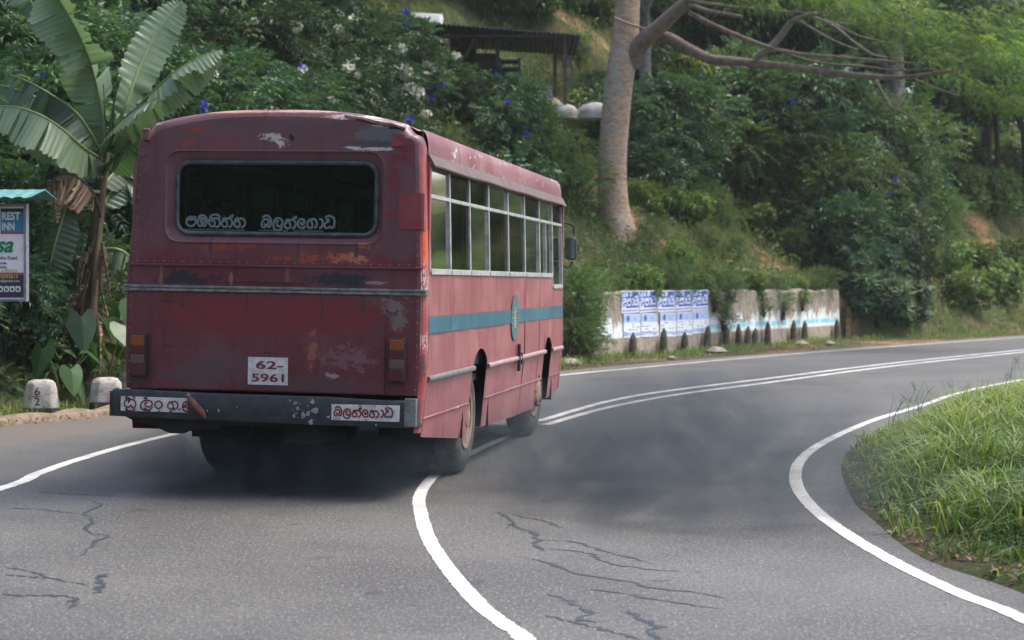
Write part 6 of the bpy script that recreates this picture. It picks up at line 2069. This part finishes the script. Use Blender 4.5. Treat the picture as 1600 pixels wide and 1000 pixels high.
# feathery sprays
def feather_mesh(name, seed, n, rx, ry, rz, tilt=.3):
    g = np.random.default_rng(seed)
    P = np.stack([g.normal(0, rx * .5, n), g.normal(0, ry * .5, n), g.normal(0, rz * .4, n)], 1)
    P[:, 2] -= .12 * np.abs(P[:, 0])
    d = unit(np.stack([g.uniform(-.2, 1, n), g.normal(0, .5, n), g.normal(-.15, .18, n)], 1))
    A = pinnate(P, d, g, g.uniform(.3, .55, n), 7, .12, .040, np.clip(.5 + .5 * P[:, 2] / rz + g.normal(0, .16, n), 0, 1))
    Q0 = P * np.array((.35, .3, .2))                        # fine twigs back to the branch
    tw = leaves(Q0, P - Q0, np.tile((0, 0, 1.0), (n, 1)), np.linalg.norm(P - Q0, axis=1) * 1.05, np.full(n, .02), np.full(n, .1), 0, .1)
    c0 = leaves(np.array([(-rx, 0, -.05), (rx, 0, -.1), (0, 0, 0), (0, 0, 0)]), np.array([(1, 0, .02), (-1, 0, .05), (0, 1, 0), (0, -1, 0.0)]), np.tile((0, 0, 1.0), (4, 1)), np.array((rx, rx, ry, ry)), np.full(4, .03), np.full(4, .1), 0, 0)
    me = np_mesh(name, *merge([A, tw, c0])); me.materials.append(FEATH)
    return me


FM = [feather_mesh("leaf_spray", k, 54, 1.6, 1.2, .42) for k in range(3)]


def spray(o, px, py, Y, s, sz=1.0):
    f_ = bpy.data.objects.new("leaf_spray", FM[random.randrange(3)]); COL.objects.link(f_); f_.parent = o
    f_.location = at(px, py, Y) - o.location; f_.scale = (s, s, s * sz); f_.rotation_euler = (R(random.uniform(-10, 10)), R(random.uniform(0, 22)), R(random.uniform(-25, 25)))


rs = random.Random(2)
for px, py, s in ((1500, 120, .8), (1455, 85, .8), (1530, 140, .7), (1490, 70, .9), (1540, 95, .9), (1580, 130, .8), (1440, 55, .8), (1400, 40, .8), (1360, 25, .8), (1520, 45, .9), (1570, 70, .9), (1600, 110, .9), (1330, 10, .7), (1300, -5, .8), (1420, 15, .9), (1470, 30, .9), (1250, -5, .7), (1560, 165, .6), (1595, 165, .7), (1545, 20, .7), (1385, 72, .5), (1440, 130, .4), (1620, 140, .8), (1640, 80, .9), (1200, 5, .6), (1590, 45, .7), (1150, 0, .6)):
    spray(tree, px, py, YT - 2.5 + rs.uniform(-1.5, 1.5), s * .92, rs.uniform(.8, 1.3))
for k in range(12):                                          # upper crown, above the picture
    spray(tree, rs.uniform(820, 1350), rs.uniform(-420, -70), YT + rs.uniform(-4, 3), rs.uniform(1.0, 1.6), 1.5)


# ------------------------------------------------------------------ trees along the top of the bank
def crown_mesh(seed, n=900, rx=2.4, rz=2.2, mt=None, kind='broad'):
    g = np.random.default_rng(seed)
    C = lumps(16, rx, rz, rx * .36, seed)
    P, d, i = shell_points(C, n, g, .35)
    tint = g.normal(0, .12, len(C))
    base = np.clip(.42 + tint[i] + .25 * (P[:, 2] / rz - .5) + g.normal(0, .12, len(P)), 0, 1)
    out = []
    for k in range(6):
        dd = unit(d + g.normal(0, .6, d.shape))
        out.append(leaves(P + g.normal(0, .14, P.shape), dd, d * .4 + np.array((0, 0, .9)) + g.normal(0, .3, d.shape), g.uniform(.16, .30, len(P)), g.uniform(.07, .12, len(P)), np.clip(base + g.normal(0, .12, len(P)), 0, 1), .2, .3))
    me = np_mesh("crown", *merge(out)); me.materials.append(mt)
    return me, C


CR_ = [crown_mesh(3, mt=DARKG), crown_mesh(8, mt=MIDG), crown_mesh(14, n=700, mt=FEATH)]


def make_tree(px, Y, pyc, s, v, label, group, trunk_w=.22, lean=0.0, bark=None):
    X = (px - 800) / F * Y
    z0 = float(hill_z(X, Y)[0]) - .3
    o = empty("tree", (X, Y, z0)); tag(o, label, "tree", group)
    zc = EYE + (HZ - pyc) / F * Y - z0
    me, C = CR_[v]
    a = bpy.data.objects.new("crown", me); COL.objects.link(a); a.parent = o
    a.location = (lean, 0, zc - 1.1 * s); a.scale = (s, s, s); a.rotation_euler = (0, 0, random.uniform(0, 6))
    mb = MB()
    mb.tube(catmull([(0, 0, 0), (lean * .3 + .1, 0, zc * .45), (lean, 0, zc)], 6), list(np.linspace(trunk_w, trunk_w * .45, 13)), 9)
    for c in C[::3]:
        M = Matrix.Rotation(a.rotation_euler[2], 4, 'Z')
        q = M @ Vector(c[:3]) * s + a.location
        mb.tube(catmull([(lean * .8, 0, zc * .72), tuple((Vector((lean, 0, zc * .9)) + q) / 2), tuple(q)], 4), list(np.linspace(trunk_w * .4, .03, 9)), 6)
    mb.build("trunk", bark or BARKD, o, 60)


GB = simple("grey_lichen_bark", (.20, .20, .18), .9, .5, 4, dirt=(.07, .06, .05), bmp=.4)
make_tree(1002, 58, -60, 1.2, 0, "grey lichened slender tree half hidden behind the big tree's fork", "trees on the upper slope", .26, .1, GB)
for px, Y, pyc, s, v, lw in ((1540, 82, 60, 1.2, 0, .3), (1600, 84, 62, 1.2, 0, .25), (1650, 78, 80, 1.4, 1, .3), (1470, 76, 70, 1.5, 1, .25), (1425, 74, 60, 1.5, 0, .25), (1375, 73, 45, 1.5, 1, .25), (1310, 70, 25, 1.5, 0, .25), (1250, 70, 30, 1.5, 1, .25), (1190, 68, 30, 1.5, 0, .25), (1130, 68, 10, 1.5, 1, .25), (1720, 80, 80, 1.4, 0, .3), (1800, 80, 80, 1.5, 1, .3), (1505, 72, 135, 1.15, 1, .15), (1555, 74, 140, 1.1, 0, .15), (1600, 74, 140, 1.2, 1, .15), (1450, 70, 125, 1.15, 0, .15), (1640, 74, 150, 1.2, 0, .15), (1280, 72, 70, 1.3, 1, .2), (1340, 72, 90, 1.2, 0, .2), (1220, 72, 80, 1.2, 0, .2)):
    make_tree(px, Y, pyc, s, v, "dark green leafy tree standing along the top of the slope at the right", "trees along the ridge", lw, random.uniform(-.4, .4), BARKD)
make_tree(1392, 64, 40, .8, 1, "thick grey trunked tree behind the end of the long low branch", "trees on the upper slope", .62, .1, GB)
for px, Y, pyc, s, v in ((360, 48, -40, 1.3, 0), (430, 50, -60, 1.3, 1), (520, 52, -70, 1.4, 0), (300, 44, -60, 1.3, 0), (200, 42, -70, 1.3, 1), (120, 40, -60, 1.3, 0), (20, 38, -70, 1.3, 0), (560, 62, -60, 1.4, 1), (930, 70, -30, 1.5, 1), (860, 74, -50, 1.5, 0), (985, 72, -20, 1.5, 0), (-60, 36, -40, 1.3, 0)):
    make_tree(px, Y, pyc, s, v, "leafy tree standing above the shrub thicket on the left slope", "trees above the thicket", .2, random.uniform(-.4, .4), BARKD)
# white rubble tip and bare rocks on the right slope
WR = simple("white_rubble", (.42, .42, .40), .9, .4, 6, dirt=(.2, .19, .18), bmp=.5)
for px, py, r, lab in ((1440, 182, .95, "largest white rubble heap at the foot of the grey trunk"), (1466, 192, .55, "smaller white rubble heap right of the largest one"), (1418, 176, .6, "white rubble heap left of the largest one"), (1530, 182, .6, "brown grey boulder on the bare ridge at the right"), (1420, 250, .5, "pale stone poking out of the slope below the rubble"), (968, 368, .28, "cream boulder at the foot of the big tree"), (985, 374, .2, "ochre stone beside the cream boulder under the big tree")):
    bm = bmesh.new(); bmesh.ops.create_icosphere(bm, subdivisions=4, radius=r)
    for v in bm.verts:
        k_ = 1 + .22 * math.sin(v.co.x * 5.1 / r + px) * math.sin(v.co.y * 4.3 / r) + .12 * math.sin(v.co.z * 9 / r + 2 + px) * math.sin(v.co.x * 8 / r)
        v.co = Vector((v.co.x * k_ * 1.25, v.co.y * k_ * .8, v.co.z * k_ * .75))
    me = bpy.data.meshes.new("boulder"); bm.to_mesh(me); bm.free()
    o = link("boulder", me, WR if px not in (1530, 968, 985) else ST); p = on_hill_px(px, py, 44 if px > 1000 else 40); o.location = p + Vector((0, 0, r * .15))
    tag(o, lab, "boulder", "boulders on the slope")
# seed-headed grass stalks at the tip of the inner bank
sg_m = leaf_mat("seed_stalk", [(.12, .2, .06), (.18, .26, .09), (.26, .3, .13)], .2, .6, 0)
for i, (px, py, Y, n, h) in enumerate(((1400, 668, 19.2, 5, .45), (1425, 662, 19.6, 5, .52), (1440, 655, 20.2, 4, .5), (1485, 640, 21.5, 4, .5), (1520, 640, 22, 3, .4), (1590, 610, 24, 4, .6), (1570, 615, 24.6, 3, .5))):
    p = at(px, py, Y); g = random.Random(i); mb = MB()
    for k in range(n):
        a = g.uniform(0, 6.28); ln = g.uniform(.1, .45) * h; hh = h * g.uniform(.6, 1.05); ox, oy = g.uniform(-.12, .12), g.uniform(-.12, .12)
        C = catmull([(ox, oy, 0), (ox + ln * .3 * math.cos(a), oy + ln * .3 * math.sin(a), hh * .55), (ox + ln * math.cos(a), oy + ln * math.sin(a), hh)], 4)
        mb.tube(C, list(np.linspace(.0045, .0018, len(C))), 4)
        if k % 2 == 0:
            for q in range(5):
                e_ = C[-1]; mb.tube([C[-2], (e_[0] + g.uniform(-.06, .06), e_[1] + g.uniform(-.06, .06), e_[2] + g.uniform(-.08, .05))], .0022, 3)
    me = mb.mesh("grass_stalks"); at_ = me.attributes.new("rnd", 'FLOAT', 'POINT'); at_.data.foreach_set("value", [g.random()] * len(me.vertices))
    o = link("grass_stalks", me, sg_m); o.location = (p.x, p.y, float(mound_z(max(0, inner_d(np.array([p.x]), np.array([p.y]))[0]))))
    tag(o, "tall thin seed headed grass stalks on the tip of the inner bank", "grass stalks", "seed headed grass on the inner bank")

# ------------------------------------------------------------------ diesel smoke pouring from under the tail
smk = bpy.data.materials.new("exhaust_smoke"); smk.use_nodes = True
nt = smk.node_tree; nt.nodes.clear()
outn = nd(nt, "OutputMaterial")
pv = nd(nt, "VolumePrincipled", {"Color": (.085, .11, .13, 1), "Anisotropy": .1})
co = nd(nt, "TexCoord").outputs["Object"]
SX, SY, SZ = 4.6, 3.0, 1.25
d = nd(nt, "VectorMath", {0: co, 1: (1, 1, 1)}, operation='MULTIPLY').outputs[0]
n1 = noise(nt, 1.15, 6, .66, co, 1.8)
sep = nd(nt, "SeparateXYZ", {0: co})


def puff(cx, cy, cz, rx, ry, rz, amt):
    d = nd(nt, "VectorMath", {0: co, 1: (cx, cy, cz)}, operation='SUBTRACT').outputs[0]
    d = nd(nt, "VectorMath", {0: d, 1: (1 / rx, 1 / ry, 1 / rz)}, operation='MULTIPLY').outputs[0]
    l = nd(nt, "VectorMath", {0: d}, operation='LENGTH').outputs["Value"]
    return math_n(nt, 'MULTIPLY', smooth_step(nt, l, 1.0, .15), amt)


dens = puff(-1.9, 15.2, .15, 1.8, 1.9, .58, 2.1)
for a in ((-.7, 13.9, .2, 1.2, 1.2, .5, .5), (.35, 14.6, .25, 1.1, 1.8, .75, 1.0), (1.2, 15.0, .35, 1.3, 2.2, .85, .95), (1.9, 15.4, .5, 1.2, 2.2, .8, .5), (.9, 13.0, .2, 1.4, 1.5, .55, 1.1), (1.7, 12.6, .25, 1.4, 1.5, .6, .9), (2.5, 13.4, .4, 1.2, 1.7, .7, .42)):
    dens = math_n(nt, 'ADD', dens, puff(*a))
dens = math_n(nt, 'MULTIPLY', dens, smooth_step(nt, n1, .40, .60))
nt.links.new(dens, pv.inputs["Density"])
nt.links.new(pv.outputs[0], outn.inputs["Volume"])
bm = bmesh.new(); bmesh.ops.create_icosphere(bm, subdivisions=3, radius=1)
for v in bm.verts: v.co = Vector((.35 + v.co.x * 4.0, 14.1 + v.co.y * 3.2, max(.012, .3 + v.co.z * .85)))
me = bpy.data.meshes.new("exhaust_smoke"); bm.to_mesh(me); bm.free()
o = link("exhaust_smoke", me, smk)
tag(o, "dark bluish diesel smoke drifting from under the bus over the road", "smoke", None, "stuff")

# ------------------------------------------------------------------ thin humid air
hz_m = bpy.data.materials.new("haze"); hz_m.use_nodes = True
nt = hz_m.node_tree; nt.nodes.clear()
outn = nd(nt, "OutputMaterial"); pv = nd(nt, "VolumePrincipled", {"Color": (.86, .93, .97, 1), "Density": .0003, "Anisotropy": .2})
nt.links.new(pv.outputs[0], outn.inputs["Volume"])
mb = MB(); mb.box(-70, 130, -75, 190, -1.2, 48)
tag(mb.build("haze", hz_m), "thin pale humid haze over the whole bend", "haze", None, "stuff")
